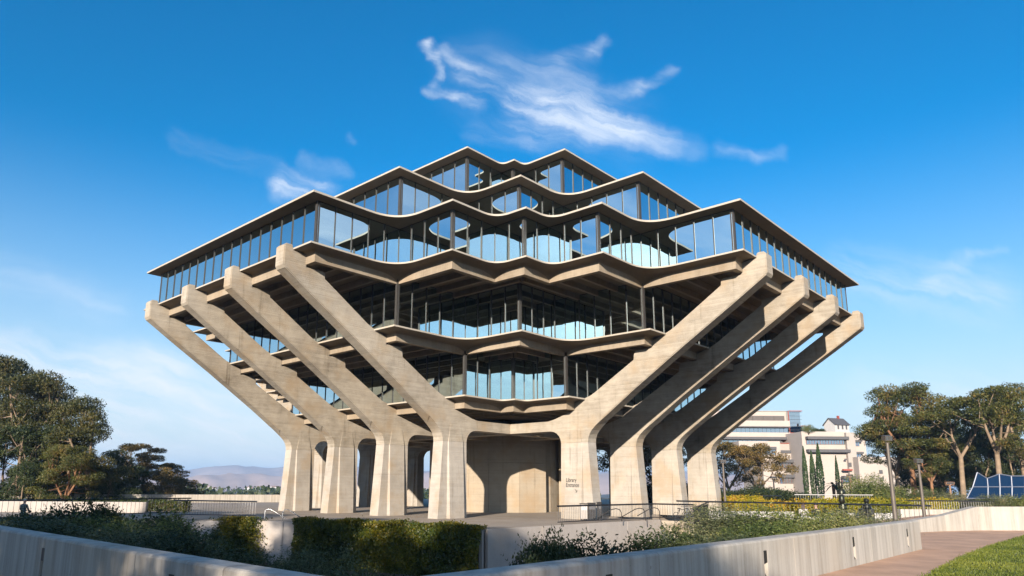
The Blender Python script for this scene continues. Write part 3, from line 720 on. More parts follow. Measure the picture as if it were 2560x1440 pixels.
def eucalyptus(seed, H, spread, trunk_frac, nclump, leaf, flat=.6, per=130, forks=3, bark='bark_pale', leafm='leaf_eucalyptus', lean=(0, 0), droop=.5, low=.35):
    """returns (trunk mesh, crown mesh) with the base at the origin"""
    rng = np.random.default_rng(seed); rnd = random.Random(seed); tr = MB(); cl = []
    th = H*trunk_frac; r0 = H*.017+.06
    base = [Vector((0, 0, -.4)), Vector((lean[0]*.15, lean[1]*.15, th*.5)), Vector((lean[0]*.35, lean[1]*.35, th))]
    tr.tube(base, [r0*1.25, r0, r0*.85], 8)
    tips = []
    for k in range(forks):
        a = 2*math.pi*(k+rnd.random()*.6)/forks; rad = spread*(.35+.3*rnd.random()); top = H*(.68+.2*rnd.random())
        e = base[2] + Vector((math.cos(a)*rad+lean[0]*.65, math.sin(a)*rad+lean[1]*.65, top-th))
        midp = base[2].lerp(e, .5) + Vector((math.cos(a)*rad*.18, math.sin(a)*rad*.18, -(top-th)*.06)) + Vector((rnd.uniform(-.3, .3), rnd.uniform(-.3, .3), 0))
        tr.tube([base[2]-Vector((0, 0, .2)), midp, e], [r0*.7, r0*.45, r0*.16], 7); tips.append((base[2], midp, e)); r_ = H*.07; cl.append((e, (r_*1.3, r_*1.3, r_*.8))); cl.append((midp.lerp(e, .6), (r_*1.1, r_*1.1, r_*.7)))
    for k in range(nclump):
        u = rnd.random(); ang = rnd.random()*2*math.pi; zf = low+(1-low)*rnd.random()**.8
        env = math.sin(min(1, (zf-low)/(1-low)*.8+.2)*math.pi)**.55 if zf < .97 else .35
        rad = spread*env*math.sqrt(.12+.88*u); c = Vector((math.cos(ang)*rad+lean[0]*zf, math.sin(ang)*rad+lean[1]*zf, H*zf*.94))
        r = H*.066*(.6+.9*rnd.random()); cl.append((c, (r*1.25, r*1.25, r*flat)))
        b0, m0, e0 = min(tips, key=lambda t: (t[1]-c).length+.6*(t[2]-c).length)
        src = m0.lerp(e0, rnd.uniform(0, .8)) if c.z > m0.z-.5 else b0.lerp(m0, rnd.uniform(.2, .9))
        tr.tube([src, src.lerp(c, .55)+Vector((0, 0, -.12*(c-src).length*.4)), c], [r0*.22, r0*.13, r0*.05], 5, caps=False)
    P, Nn = clumps_to_points(cl, per, rng); Nn = Nn*.9+np.array([0, 0, .3])
    return tr.mesh('trunk', 60), leaf_cloud('crown', P, Nn, leaf, 2.4, rng, droop), bark, leafm
def plant(name, parts, loc, rz, sc, label, cat, group=None):
    trunk, crown, bark, leafm = parts
    if not trunk.materials: trunk.materials.append(MAT[bark])
    if not crown.materials: crown.materials.append(MAT[leafm])
    root = empty(name, loc, rz, label, cat, group); root.scale = (sc, sc, sc) if not hasattr(sc, '__len__') else sc
    link('trunk', trunk, root); link('crown', crown, root); return root
EU = [eucalyptus(11, 22, 6.4, .34, 36, .30, .62, 210, 4, leafm='leaf_olive'), eucalyptus(12, 20, 4.8, .42, 24, .30, .62, 210, 3, lean=(2.5, 0), droop=1.2, leafm='leaf_olive'),
      eucalyptus(13, 17, 5.6, .40, 30, .28, .40, 190, 4, leafm='leaf_rust', low=.62), eucalyptus(14, 15, 5.2, .22, 54, .30, .7, 190, 4, leafm='leaf_dark', low=.08),
      eucalyptus(15, 18, 6.0, .36, 40, .28, .6, 220, 4, 'bark_rust'), eucalyptus(16, 16, 5.4, .45, 24, .28, .55, 220, 4, 'bark_pale', lean=(1.5, .5), low=.55),
      eucalyptus(17, 9, 6.0, .22, 60, .26, .85, 230, 5, 'bark_pale', 'leaf_rust', low=.3)]
gz = -3.4
LT = [(0, -45, 100, 24.5, 0, 'tallest broad eucalyptus cut by the left edge of the view'), (0, 58, 92, 20.6, 2., 'tall ragged eucalyptus second from the left edge'),
      (1, 232, 84, 16.4, -.6, 'leaning eucalyptus with drooping foliage and twin pale trunks on the left'), (3, 120, 88, 13.5, 1.2, 'dark rounded tree low between the two leftmost eucalyptus'),
      (3, 20, 86, 13.5, 3.0, 'dark bushy tree low at the left edge behind the parapet'), (4, 165, 80, 10.6, .4, 'young tree with orange sunlit trunk left of the leaning eucalyptus'),
      (2, 335, 118, 13.2, .2, 'flat-topped rust-brown eucalyptus with thin bare limbs'), (2, 420, 130, 10.2, 1.9, 'small open eucalyptus at the right end of the left grove'),
      (3, 275, 98, 11.0, 2.2, 'dark tree below the flat-topped eucalyptus'), (6, 390, 104, 8.2, 1.1, 'low rust-brown tree above the back parapet'), (6, 445, 110, 7.0, 2.9, 'smallest brown tree by the end of the left grove'), (3, 330, 100, 8.6, 4.0, 'dark low tree filling the grove left of the rust-brown tree'),
      (3, 195, 94, 10.5, 5.0, 'dark tree behind the twin pale trunks'), (3, 70, 80, 8.5, .9, 'low dark tree just over the parapet at the left'), (3, 255, 88, 7.5, 3.5, 'low dark tree just over the parapet below the leaning eucalyptus')]
HT = [22, 20, 17, 15, 18, 16, 9]
for k, px, d, h, rz, lab in LT: plant('eucalyptus_tree', EU[k], ground_at(px, d, gz), rz, h/HT[k], lab, 'tree', 'trees of the left grove')
RTT = [(4, 2285, 88, 16.2, .5, 'big rounded eucalyptus with orange-tinged crown behind the lamp posts'), (0, 2245, 92, 12.5, 2.2, 'lower leafy eucalyptus left of the big rounded one'),
       (5, 2405, 80, 13.2, 2.4, 'eucalyptus with pale forked trunk left of the blue glass pavilion'), (5, 2500, 76, 13.6, .1, 'eucalyptus with leaning orange trunk behind the blue glass pavilion'),
       (1, 2570, 82, 15.2, 3.6, 'eucalyptus cut by the right edge of the view'), (3, 2360, 96, 11.0, .7, 'dark leafy tree between the two right-hand eucalyptus'),
       (3, 2450, 94, 10.5, 2.9, 'dark tree behind the pale forked trunk'), (3, 2540, 92, 10.5, 4.4, 'dark tree behind the leaning orange trunk'), (3, 2400, 100, 12.5, 1.5, 'tall dark tree filling the right grove'), (3, 2500, 98, 12.5, 3.9, 'dark tree at the back of the right grove'), (3, 2300, 98, 9.5, 5.2, 'dark low tree behind the second lamp post'), (4, 2330, 84, 8.8, 3.3, 'short eucalyptus with orange trunk beside the tan lamp')]
for k, px, d, h, rz, lab in RTT: plant('eucalyptus_tree', EU[k], ground_at(px, d, .1), rz, h/HT[k], lab, 'tree', 'trees of the right grove')
for px, d, h, rz, lab in ((1892, 122, 10.0, .3, 'spreading brown coral tree in front of the cream building'), (1822, 124, 10.4, 2.1, 'brown tree beside the rightmost pier'), (1570, 88, 9.6, 1.2, 'brown tree with pale limbs seen between the right piers'), (1650, 96, 9.5, 4., 'brown tree seen through the gap of the last two piers')):
    plant('spreading_tree', EU[6], ground_at(px, d, .1), rz, h/9, lab, 'tree', 'brown trees behind the right piers')
# trees behind the photographer: they shade the foreground
for k, (x, y, h, kk, lab) in enumerate(((74, 33, 16.2, 0, 'nearest leafy tree of the row behind the viewpoint'), (80, 42, 16.5, 3, 'darkest tree of the row behind the viewpoint'), (73, 44.5, 15.0, 0, 'tall tree of the row directly behind the viewpoint'), (84, 52, 15.5, 3, 'dark tree behind the viewpoint beside the lawn'),
        (77, 24, 17.5, 3, 'dark tree behind the viewpoint on the left'), (71, 52.5, 11.5, 6, 'low spreading tree behind the viewpoint beside the path'), (74, 14, 16, 4, 'last tree on the left of the row behind the viewpoint'))):
    plant('eucalyptus_tree', EU[kk], (x, y, .4), k*1.3, h/HT[kk], lab, 'tree', 'trees behind the viewpoint')
# cypresses and palm before the cream building
def cypress(seed, H, r):
    rng = np.random.default_rng(seed); n = int(2600*H/10); t = rng.random(n)**.8
    prof = np.sin(np.clip(t*.9+.1, 0, 1)*math.pi)**.55*(1-t)**.25*r; a = rng.random(n)*2*math.pi; rad = prof*(.75+.3*rng.random(n))
    P = np.stack([np.cos(a)*rad, np.sin(a)*rad, .6+t*(H-.6)], 1); Nn = np.stack([np.cos(a), np.sin(a), np.full(n, .4)], 1)
    return MB().tube([(0, 0, -.3), (0, 0, H*.5)], [.16, .06], 6).mesh('trunk'), leaf_cloud('crown', P, Nn, .34, 2., rng, -1.2), 'bark_dark', 'leaf_cypress'
CY = cypress(5, 10, .92)
for px, d, top, sc, lab in ((2016, 128, 1120, .95, 'leftmost cypress before the cream building'), (2035, 126, 1130, 1.05, 'second cypress from the left before the cream building'), (2053, 124, 1112, 1.2, 'tallest cypress third from the left before the cream building'), (2096, 128, 1142, .75, 'thin cypress right of the palm')):
    hh = (1226-top)/F*d+2.0; plant('cypress_tree', CY, ground_at(px, d, .12), sc*3, (sc*.62, sc*.62, hh/10), lab, 'tree', 'cypresses')
pr = empty('palm_tree', ground_at(2084, 122, .12), 0, 'small palm with rusty trunk between the cypresses', 'palm')
MB().tube([(0, 0, -.2), (.05, 0, 1.5), (0, 0, 2.9)], [.32, .26, .3], 8).build('trunk', MAT['bark_rust'], pr, smooth=60)
for k in range(18):
    a = k*2.4; el = .9-1.3*(k % 6)/6; m = MB(); L = 1.7
    pts = [Vector((math.cos(a)*L*t*math.cos(el*(1-t*.6)), math.sin(a)*L*t*math.cos(el*(1-t*.6)), 2.9+L*t*math.sin(el)-.9*t*t)) for t in (0, .35, .7, 1.)]
    sdv = Vector((-math.sin(a), math.cos(a), 0))
    for i in range(3):
        w0, w1 = (.10, .2, .17, .03)[i], (.10, .2, .17, .03)[i+1]
        m.add([pts[i]-sdv*w0, pts[i]+sdv*w0, pts[i+1]+sdv*w1, pts[i+1]-sdv*w1], [(0, 1, 2, 3)])
    m.build('frond', MAT['leaf_cypress'], pr)
# shrubs
def shrub(seed, n, leaf, aspect=2.6, lumps=9, twigs=30):
    rng = np.random.default_rng(seed); rnd = random.Random(seed); cl = []
    for k in range(lumps):
        a = rnd.random()*6.28; q = math.sqrt(rnd.random())*.62; cl.append(((math.cos(a)*q, math.sin(a)*q, .42+.38*rnd.random()*(1-q)), (.36*rnd.uniform(.7, 1.2), .36*rnd.uniform(.7, 1.2), .32*rnd.uniform(.8, 1.3))))
    cl.append(((0, 0, .3), (.8, .8, .32)))
    P, Nn = clumps_to_points(cl, n/1.6, rng, .5); P[:, 2] = np.maximum(P[:, 2], .02)
    tips = []
    for k in range(twigs):
        d = rng.normal(size=3); d[2] = abs(d[2])+.5; d /= np.linalg.norm(d); c = np.array(cl[k % lumps][0])
        for t in np.linspace(.2, .46, 8): tips.append(c+d*t)
    P = np.concatenate([P, np.array(tips)+rng.normal(size=(len(tips), 3))*.012]); Nn = np.concatenate([Nn, np.tile([0, 0, 1.], (len(tips), 1))])
    st = MB()
    for k in range(12):
        c = Vector(cl[k % lumps][0]); st.tube([(rnd.uniform(-.08, .08), rnd.uniform(-.08, .08), -.2), c*.5, c], [.02, .014, .006], 4, caps=False)
    return st.mesh('stems'), leaf_cloud('foliage', P, Nn, leaf, aspect, rng, -.25)
SH = {'leaf_shrub': shrub(31, 7500, .05), 'leaf_night': shrub(32, 7500, .052, 2.2), 'leaf_sage': shrub(33, 8000, .046, 3.5), 'leaf_dark': shrub(34, 9000, .055, 2., 11, 44)}
for k, (a, b) in SH.items(): a.materials.append(MAT['bark_dark']); b.materials.append(MAT[k])
def put_shrub(kind, px, d, z, w_, h, rz, label, cat='shrub', group=None, name='shrub'):
    root = empty(name, ground_at(px, d, z), rz, label, cat, group); root.scale = (w_, w_, h)
    link('stems', SH[kind][0], root); link('foliage', SH[kind][1], root); return root
# (kind, px, depth, base z, half width, height scale, label)
SL = [('leaf_dark', 20, 33, -.6, 2.6, 1.15, 'dark shrub at the far left in front of the seated man'), ('leaf_dark', 66, 36.5, -.6, 1.6, .85, 'low dark shrub directly below the seated man'), ('leaf_night', 125, 31, -.6, 2.3, 1.0, 'dark shrub right of the seated man'),
      ('leaf_dark', 215, 36, -1.0, 2.4, 1.55, 'tall dark shrub below the left railing'), ('leaf_dark', 355, 37.5, -1.2, 3.4, 1.7, 'largest dome-shaped dark shrub beside the bridge rail'),
      ('leaf_night', 45, 24, .0, 2.1, 0.75, 'olive shrub just behind the left parapet at the picture edge'), ('leaf_shrub', 260, 28, -.6, 2.4, 1.05, 'olive shrub in the middle of the left bed'), ('leaf_night', 160, 22, -.1, 2.0, 0.8, 'low grey-green shrub behind the left parapet'),
      ('leaf_shrub', 395, 28, -.8, 2.4, 1.1, 'olive shrub in front of the dome-shaped one'), ('leaf_night', 300, 19.5, -.1, 1.7, 0.7, 'sparse shrub above the first step light on the left'), ('leaf_sage', 470, 22, -.8, 1.7, 1.15, 'olive shrub left of the pale box under the ivy'),
      ('leaf_night', 560, 18, -.5, 1.7, 0.85, 'dark shrub below the left ivy clump'), ('leaf_night', 690, 18, -.9, 1.4, .95, 'twiggy grey shrub between ivy clump and hedge'), ('leaf_sage', 800, 15.5, -.4, 1.4, 0.85, 'pale twiggy shrub in front of the square hedge, left one'),
      ('leaf_night', 920, 14.5, -.3, 1.2, 0.7, 'low pale shrub in front of the square hedge, middle'), ('leaf_night', 640, 22, -1.3, 1.5, 1.0, 'dark shrub at the foot of the ivy clump'), ('leaf_night', 440, 16, .0, 1.4, 0.7, 'low dark shrub just over the left parapet joint'), ('leaf_night', 750, 21, -1.3, 1.6, 1.1, 'grey shrub at the left foot of the square hedge'),
      ('leaf_dark', 1345, 19.5, -1.0, 1.15, 1.35, 'leftmost spiky dark shrub against the sunlit wall'), ('leaf_dark', 1452, 20.5, -1.0, 1.6, 1.5, 'tallest spiky dark shrub against the sunlit wall'), ('leaf_dark', 1560, 21.5, -.7, 1.1, 0.7, 'low dark shrub right of the tallest spiky one'),
      ('leaf_dark', 1665, 23, -.7, 1.7, 1.2, 'dark shrub below the glass stair guard'), ('leaf_dark', 1250, 16, -.9, .65, 0.9, 'small thin shrub at the corner of the square hedge'), ('leaf_dark', 1405, 15.5, -.5, .8, 0.6, 'low dark shrub on the parapet between two spiky ones'), ('leaf_dark', 1520, 15, -.2, 1.0, 0.55, 'low dark shrub over the first right step light'),
      ('leaf_night', 1755, 22.0, -.3, 1.8, 0.85, 'shaded shrub at the foot of the sunny planting'), ('leaf_sage', 1795, 28, -.1, 2.5, 1.08, 'sunlit grey-green shrub at the left end of the planting'), ('leaf_sage', 1880, 27, .0, 2.3, 0.98, 'sunlit shrub second from the ramp panel'),
      ('leaf_shrub', 1955, 26.5, .1, 2.2, 0.9, 'sunlit green shrub in the middle of the planting'), ('leaf_shrub', 1900, 21.5, .1, 1.8, 0.8, 'green shrub low behind the parapet below the middle'), ('leaf_shrub', 2025, 25, .2, 1.9, 0.72, 'grey-green shrub in front of the two seated people'),
      ('leaf_sage', 2125, 29, .4, 2.4, 0.66, 'grey-green shrub below the bronze sculpture'), ('leaf_sage', 2180, 26, .5, 1.5, 0.5, 'low silvery shrub left of the tall lamp post'), ('leaf_shrub', 2085, 23, .3, 1.5, 0.62, 'small shrub between the two grey-green ones'), ('leaf_shrub', 1985, 20.5, .3, 1.5, 0.62, 'low green shrub over the middle step light'), ('leaf_night', 1825, 18.5, .0, 1.6, 0.78, 'dark green shrub just over the parapet on the right')]
for i, (k, px, d, z, wd, h, lab) in enumerate(SL):
    g_ = ground_at(px, d, 0); zs_ = soil_z(g_.x, g_.y); top = z+1.38*h+.12+(.35 if px < 480 else (.3 if px > 1700 else .15)); put_shrub(k, px, d, zs_-.05, wd*1.12, max(.5, (top-zs_)/1.22*(.85, 1.12, .95, 1.2, 1.0)[i % 5]), i*1.7, lab, group='garden shrubs')
# far shrubs on the terrace
FS = [('leaf_dark', 1850, 78, .1, 5.0, 2.3, 'dark shrub bank in the shade left of the landing'), ('leaf_dark', 1930, 82, .1, 5.0, 2.5, 'dark shrub bank in the shade right of the coral tree'), ('leaf_dark', 1975, 86, .1, 4.0, 1.9, 'dark shrub behind the cream railing'), ('leaf_shrub', 2165, 84, .1, 3.8, 4.1, 'big green shrub before the blank cream wall'), ('leaf_shrub', 2200, 84, .1, 3.2, 3.2, 'green shrub right of the big one before the blank wall'), ('leaf_shrub', 2265, 74, .1, 3.5, 2.6, 'pale green shrub between the lamp posts'), ('leaf_sage', 2330, 72, .1, 4.0, 2.2, 'pale shrub right of the lamp posts'),
      ('leaf_sage', 2400, 68, .1, 4., 2.0, 'pale shrub left of the blue glass pavilion'), ('leaf_sage', 2470, 54.5, .5, 2.1, 1.5, 'feathery pale shrub in front of the blue glass'), ('leaf_shrub', 2550, 54, .5, 2.2, 1.55, 'shrub at the right edge in front of the blue glass'), ('leaf_dark', 1760, 84, .1, 5, 3., 'dark shrub beside the rightmost pier'), ('leaf_dark', 1640, 86, .1, 4.5, 3.4, 'dark shrub seen between the right piers')]
for i, (k, px, d, z, wd, h, lab) in enumerate(FS): put_shrub(k, px, d, z, wd, h, i*2.1, lab, group='shrubs of the terrace')
# box-clipped hedges
def hedge(px, d, z, L, Wd, H, label, leafm, leaf, n, yaw=0., name='hedge', rough=.12):
    rng = np.random.default_rng(int(px)); root = empty(name, ground_at(px, d, z), math.atan2(RT[1], RT[0])+yaw, label, 'hedge')
    s_ = rng.random((n, 3)); P = (s_-.5)*np.array([L, Wd, H]); f = rng.random(n)
    ft, ff = .35, .8; top = f < ft; fr = (f >= ft) & (f < ff); ends = f >= ff
    Nn = np.zeros((n, 3)); P[top, 2] = H/2; Nn[top, 2] = 1; P[fr, 1] = -Wd/2; Nn[fr, 1] = -1
    sg = np.where(rng.random(n) < .5, 1, -1); P[ends, 0] = (sg*L/2)[ends]; Nn[ends, 0] = sg[ends]
    lump = np.sin(P[:, 0]*2.1)*np.cos(P[:, 2]*2.7+P[:, 0])*.5+np.sin(P[:, 0]*.9+1)
    P += Nn*(rng.normal(size=n)*rough+lump*rough*.7)[:, None]; P[:, 2] += H/2
    cr = leaf_cloud('foliage', P, Nn*1.2, leaf, 1.6, rng, .2); cr.materials.append(MAT[leafm]); link('foliage', cr, root)
    MB().box(-L/2+.15, L/2-.15, -Wd/2+.15, Wd/2-.15, 0, H-.15).build('inner_twigs', MAT['soil'], root); return root
hedge(1886, 52.5, .12, 3.9, 2.0, 1.05, 'near yellow-green hedge right of the rightmost pier', 'leaf_yellow', .12, 9000)
hedge(1850, 66, .2, 3.4, 2., 1.15, 'shaded yellow-green hedge further back beside the lamp post', 'leaf_yellow', .14, 7000)
hedge(2118, 50, .12, 7.6, 2.2, 1.25, 'long yellow-orange hedge behind the two seated people', 'leaf_yellow', .13, 16000)
hedge(2300, 58, .12, 4.6, 1.8, 1.15, 'yellow hedge behind the pale railing by the lamps', 'leaf_yellow', .13, 9000)
hedge(330, 62, .0, 10., 1.2, .85, 'low green hedge seen through the far left railing', 'leaf_ivy', .12, 8000)
# ivy curtain on the plaza corner: the square hedge
a_, b_ = Vector((27.95, 8.6, 0)), Vector((24.7, 20.75, 0)); L = (b_-a_).length
hr = empty('ivy_hedge', a_, math.atan2((b_-a_).y, (b_-a_).x), 'dense square ivy curtain hanging over the plaza wall in front of the piers', 'hedge')
rng = np.random.default_rng(77); n = 60000; x = rng.random(n)*(L+.35)-.1; z = -3.3+rng.random(n)**.85*3.55; thick = .62+.2*np.sin(x*.7)+.13*np.sin(x*2.3+z*1.7)+.08*np.sin(z*4+x)
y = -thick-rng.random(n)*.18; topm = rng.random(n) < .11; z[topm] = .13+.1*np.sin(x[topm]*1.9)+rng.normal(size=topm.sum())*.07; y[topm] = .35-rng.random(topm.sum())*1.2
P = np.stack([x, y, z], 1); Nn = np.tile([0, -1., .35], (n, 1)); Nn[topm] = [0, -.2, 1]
gold = topm | ((rng.random(n) < .05+.06*(np.sin(x*1.1+.6) > .6)) & (z > -2.2))  # sunlit top edge and stray lit leaves, put in as a brighter leaf colour
me = leaf_cloud('foliage', P[~gold], Nn[~gold], .115, 1.35, rng, .5); me.materials.append(MAT['leaf_ivy']); link('foliage', me, hr)
me = leaf_cloud('sun_tinted_leaves', P[gold]+np.array([0, -.04, .02]), Nn[gold], .11, 1.35, rng, .4); me.materials.append(MAT['leaf_gold']); link('sun_tinted_leaves', me, hr)
MB().box(.1, L-.1, -.22, .3, -3.3, .03).build('inner_twigs', MAT['soil'], hr)
# ivy clump over the wall further left
a_ = Vector((28.75, 4.0, 0)); ir = empty('ivy_clump', a_, math.atan2(8.5-.3, 27.9-32.2), 'shaggy yellow-green ivy clump spilling over the wall left of the hedge', 'ivy')
n = 22000; t = rng.random(n); x = rng.normal(size=n)*.75-.6; z = .2-3.4*t**.9; x = x*(1+1.1*t)-.5*t+np.sin(z*2.)*.2; y = -.25-.5*rng.random(n)-.45*np.sin(np.clip(t, 0, 1)*2.4)
P = np.stack([x, y, z], 1); me = leaf_cloud('foliage', P, np.tile([0, -1., .4], (n, 1)), .11, 1.4, rng, .6); me.materials.append(MAT['leaf_ivy']); link('foliage', me, ir)
q_ = P[(P[:, 2] > -1.1) & (rng.random(n) < .45)]; me = leaf_cloud('sun_tinted_leaves', q_+np.array([0, -.08, .05]), np.tile([0, -1., .6], (len(q_), 1)), .11, 1.4, rng, .4); me.materials.append(MAT['leaf_gold']); link('sun_tinted_leaves', me, ir)  # upper leaves take the brighter sun-tinted colour too
# lawn blades
rng = np.random.default_rng(9); n = 60000
e0, e1 = at_z(2320, 1440, pz), at_z(2560, 1341, pz)
tt = rng.random(n)*1.6-.35; ofs = rng.random(n)**1.3*7.; ex = np.array([e1.x-e0.x, e1.y-e0.y]); ex_n = ex/np.linalg.norm(ex); pn = np.array([-ex_n[1], ex_n[0]])
if pn[1] < 0: pn = -pn
ec = [np.array([v.x, v.y]) for v in lawn_edge]; curve = np.array(ec)
base2 = np.stack([np.interp(tt*1., np.linspace(-.7, 1.6, len(curve)), curve[:, 0]), np.interp(tt*1., np.linspace(-.7, 1.6, len(curve)), curve[:, 1])], 1)
P2 = base2+pn*ofs[:, None]+rng.normal(size=(n, 2))*.04; hgt = rng.uniform(.03, .075, n)
P = np.stack([P2[:, 0], P2[:, 1], pz+.035+hgt*.45], 1)
me = leaf_cloud('grass', P, np.tile([1., .5, .2], (n, 1)), .065, 5., rng, -1.6); me.materials.append(MAT['grass_blade'])
tag(link('grass', me), 'mown green grass blades of the lawn at lower right', 'grass', kind='stuff')
#@@THINGS
# ------------------------------------------------------------------ far buildings
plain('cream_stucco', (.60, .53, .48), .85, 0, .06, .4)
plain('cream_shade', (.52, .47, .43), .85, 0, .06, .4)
plain('canopy_grey', (.12, .12, .13), .7, 0, .1)
plain('louvre_brown', (.15, .13, .12), .7, 0, .1)
plain('red_trim', (.40, .09, .06), .6, 0, .1)
plain('interior_warm', (.16, .13, .11), .9, 0, .3, .8)
RX = Vector((RT[0], RT[1], 0)).normalized(); RYW = math.atan2(RX.y, RX.x); FHV = Vector((FH[0], FH[1], 0))
class Front:
    """a building front: picture measures turned into metres on a vertical plane at one depth"""
    def __init__(s, name, px, d, label): s.d = d; s.O = ground_at(px, d, 0); s.root = empty(name, s.O, RYW, label, 'building')
    def xz(s, px, py):
        v = at(px, py, s.d) - s.O; return v.dot(RX), v.z + s.O.z
    def box(s, name, px0, px1, py0, py1, y0, y1, matn, parent=None, z0=None):
        ym = (py0+py1)/2; x0 = s.xz(px0, ym)[0]; x1 = s.xz(px1, ym)[0]; zt = s.xz((px0+px1)/2, py0)[1]; zb = s.xz((px0+px1)/2, py1)[1] if z0 is None else z0
        return MB().box(x0, x1, y0, y1, zb, zt).build(name, MAT[matn], parent or s.root)
    def windows(s, px0, px1, py0, py1, n, y, matn='far_glass', frame='red_trim', skip=()):
        w_ = s.box('window', px0, px1, py0, py1, y+.12, y+.22, 'interior_warm'); st = (px1-px0)/n
        for k in range(n):
            s.box('pane', px0+st*k+.35, px0+st*(k+1)-.35, py0+.3, py1-.3, y+.02, y+.07, matn, w_)
            s.box('frame', px0+st*k-.22, px0+st*k+.22, py0, py1, y-.04, y+.11, frame, w_)
b1 = Front('office_building', 1920, 158, 'cream stepped office block with glass strips behind the rightmost pier')
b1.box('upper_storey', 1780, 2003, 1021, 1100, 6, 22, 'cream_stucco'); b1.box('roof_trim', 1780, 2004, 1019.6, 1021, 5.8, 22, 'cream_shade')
lv = b1.box('louvre_band', 1850, 1988, 1033, 1051, 5.7, 6.2, 'louvre_brown')
for k in range(5): b1.box('louvre_blade', 1850+k*27.6, 1850+k*27.6+26.6, 1034+(k % 2)*0, 1050, 5.55, 5.68, 'louvre_brown', lv)
gt = b1.box('glass_tower', 1997.5, 2029.5, 1022, 1150, 5.2, 18, 'far_glass')
for k in range(6): b1.box('mullion', 1997.5, 2029.5, 1025+k*9, 1025.6+k*9, 5.0, 5.18, 'bright_steel', gt)
b1.box('tower_trim', 1997, 2030, 1020.5, 1022.2, 4.95, 18, 'red_trim', gt); b1.box('tower_edge', 1996, 1997.6, 1021, 1085, 4.95, 18, 'red_trim', gt)
g2 = b1.box('glass_wing', 2029.7, 2056, 1060, 1150, 6, 16, 'far_glass'); b1.box('wing_trim', 2029.7, 2057, 1058.5, 1060, 5.9, 16, 'red_trim', g2)
b1.box('balcony_parapet', 1800, 1990, 1048, 1063, 3.2, 6, 'cream_stucco'); b1.windows(1815, 1990, 1064, 1083, 16, 4.2, 'far_glass', 'bright_steel')
b1.box('balcony_soffit', 1800, 1990, 1063, 1065.5, 2.6, 6, 'canopy_grey')
b1.box('terrace_parapet', 1790, 1978, 1081, 1093, 0, 6, 'cream_stucco'); b1.box('sun_canopy', 1790, 1967, 1092.5, 1099, -.8, 1.2, 'canopy_grey'); b1.windows(1790, 1967, 1100, 1112, 15, 1.0, 'far_glass', 'bright_steel')
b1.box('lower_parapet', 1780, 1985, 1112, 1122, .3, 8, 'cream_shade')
b1.box('front_block', 1836, 1937, 1105, 1143, -3, 4, 'cream_stucco'); b1.box('sun_canopy', 1868, 1925, 1119, 1126, -3.6, -2.9, 'canopy_grey'); b1.windows(1868, 1925, 1127, 1139, 6, -3.25, 'far_glass', 'bright_steel')
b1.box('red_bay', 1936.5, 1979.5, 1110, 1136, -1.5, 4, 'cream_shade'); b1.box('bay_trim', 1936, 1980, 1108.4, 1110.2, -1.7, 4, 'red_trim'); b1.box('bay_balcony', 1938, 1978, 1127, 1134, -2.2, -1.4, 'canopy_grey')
b1.box('stair_slot', 1979.5, 2009, 1083, 1136, .5, 6, 'canopy_grey'); b1.box('slot_trim', 1976, 2008, 1081.5, 1083, -.1, 6, 'red_trim'); b1.box('slot_trim', 2007.4, 2010, 1083, 1136, -.1, 1, 'red_trim')
b1.box('wall', 1900, 2046, 1135, 1240, -2, 10, 'cream_stucco', z0=0)
for y0 in (1150, 1187):
    b1.box('sun_canopy', 1935, 2044, y0, y0+8, -3.2, -1.9, 'canopy_grey'); b1.windows(1940, 2040, y0+9, y0+22, 14, -2.2)
b2 = Front('lecture_building', 2120, 150, 'cream concrete block with long sun canopies behind the cypresses')
b2.box('wall', 2010, 2119, 1079, 1240, 0, 14, 'cream_stucco', z0=0)
for y0, a, c in ((1092, 2013, 2115), (1124, 2015, 2119)):
    b2.box('sun_canopy', a, c, y0, y0+7.5, -1.3, .1, 'canopy_grey'); b2.windows(a+2, c-3, y0+9, y0+19, 14, -.2) if y0 < 1100 else None
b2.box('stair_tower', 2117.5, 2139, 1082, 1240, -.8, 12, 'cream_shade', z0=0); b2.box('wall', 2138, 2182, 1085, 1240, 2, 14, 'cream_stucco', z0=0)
for a, c, y0 in ((2141, 2161, 1099), (2144, 2165, 1129)):
    b2.box('sun_canopy', a, c, y0, y0+5, .8, 2.1, 'canopy_grey'); b2.windows(a+1, c-1, y0+5.5, y0+15, 3, 1.8)
b2.box('blank_block', 2131, 2262, 1144, 1240, -3, 12, 'cream_stucco', z0=0); b2.box('blank_wing', 2225, 2345, 1146, 1240, -1, 12, 'cream_stucco', z0=0)
for a, y0, ww, hh in ((2178, 1176, 8, 9), (2178, 1194, 11, 4), (2180, 1199, 7, 5), (2116, 1157, 7, 10), (2105, 1147, 6, 4), (2180, 1155, 5, 3), (2228, 1162, 5, 6), (2229, 1185, 6, 4)):
    b2.box('window_slot', a, a+ww, y0, y0+hh, -3.15 if a > 2130 else -.95, -1, 'canopy_grey')
b2.windows(2100, 2128, 1199, 1206, 5, -1.0); b2.box('sun_canopy', 2098, 2127, 1190, 1197, -2.2, -.85, 'canopy_grey'); b2.box('sun_canopy', 2100, 2122, 1173, 1177, -1.6, -.85, 'red_trim')
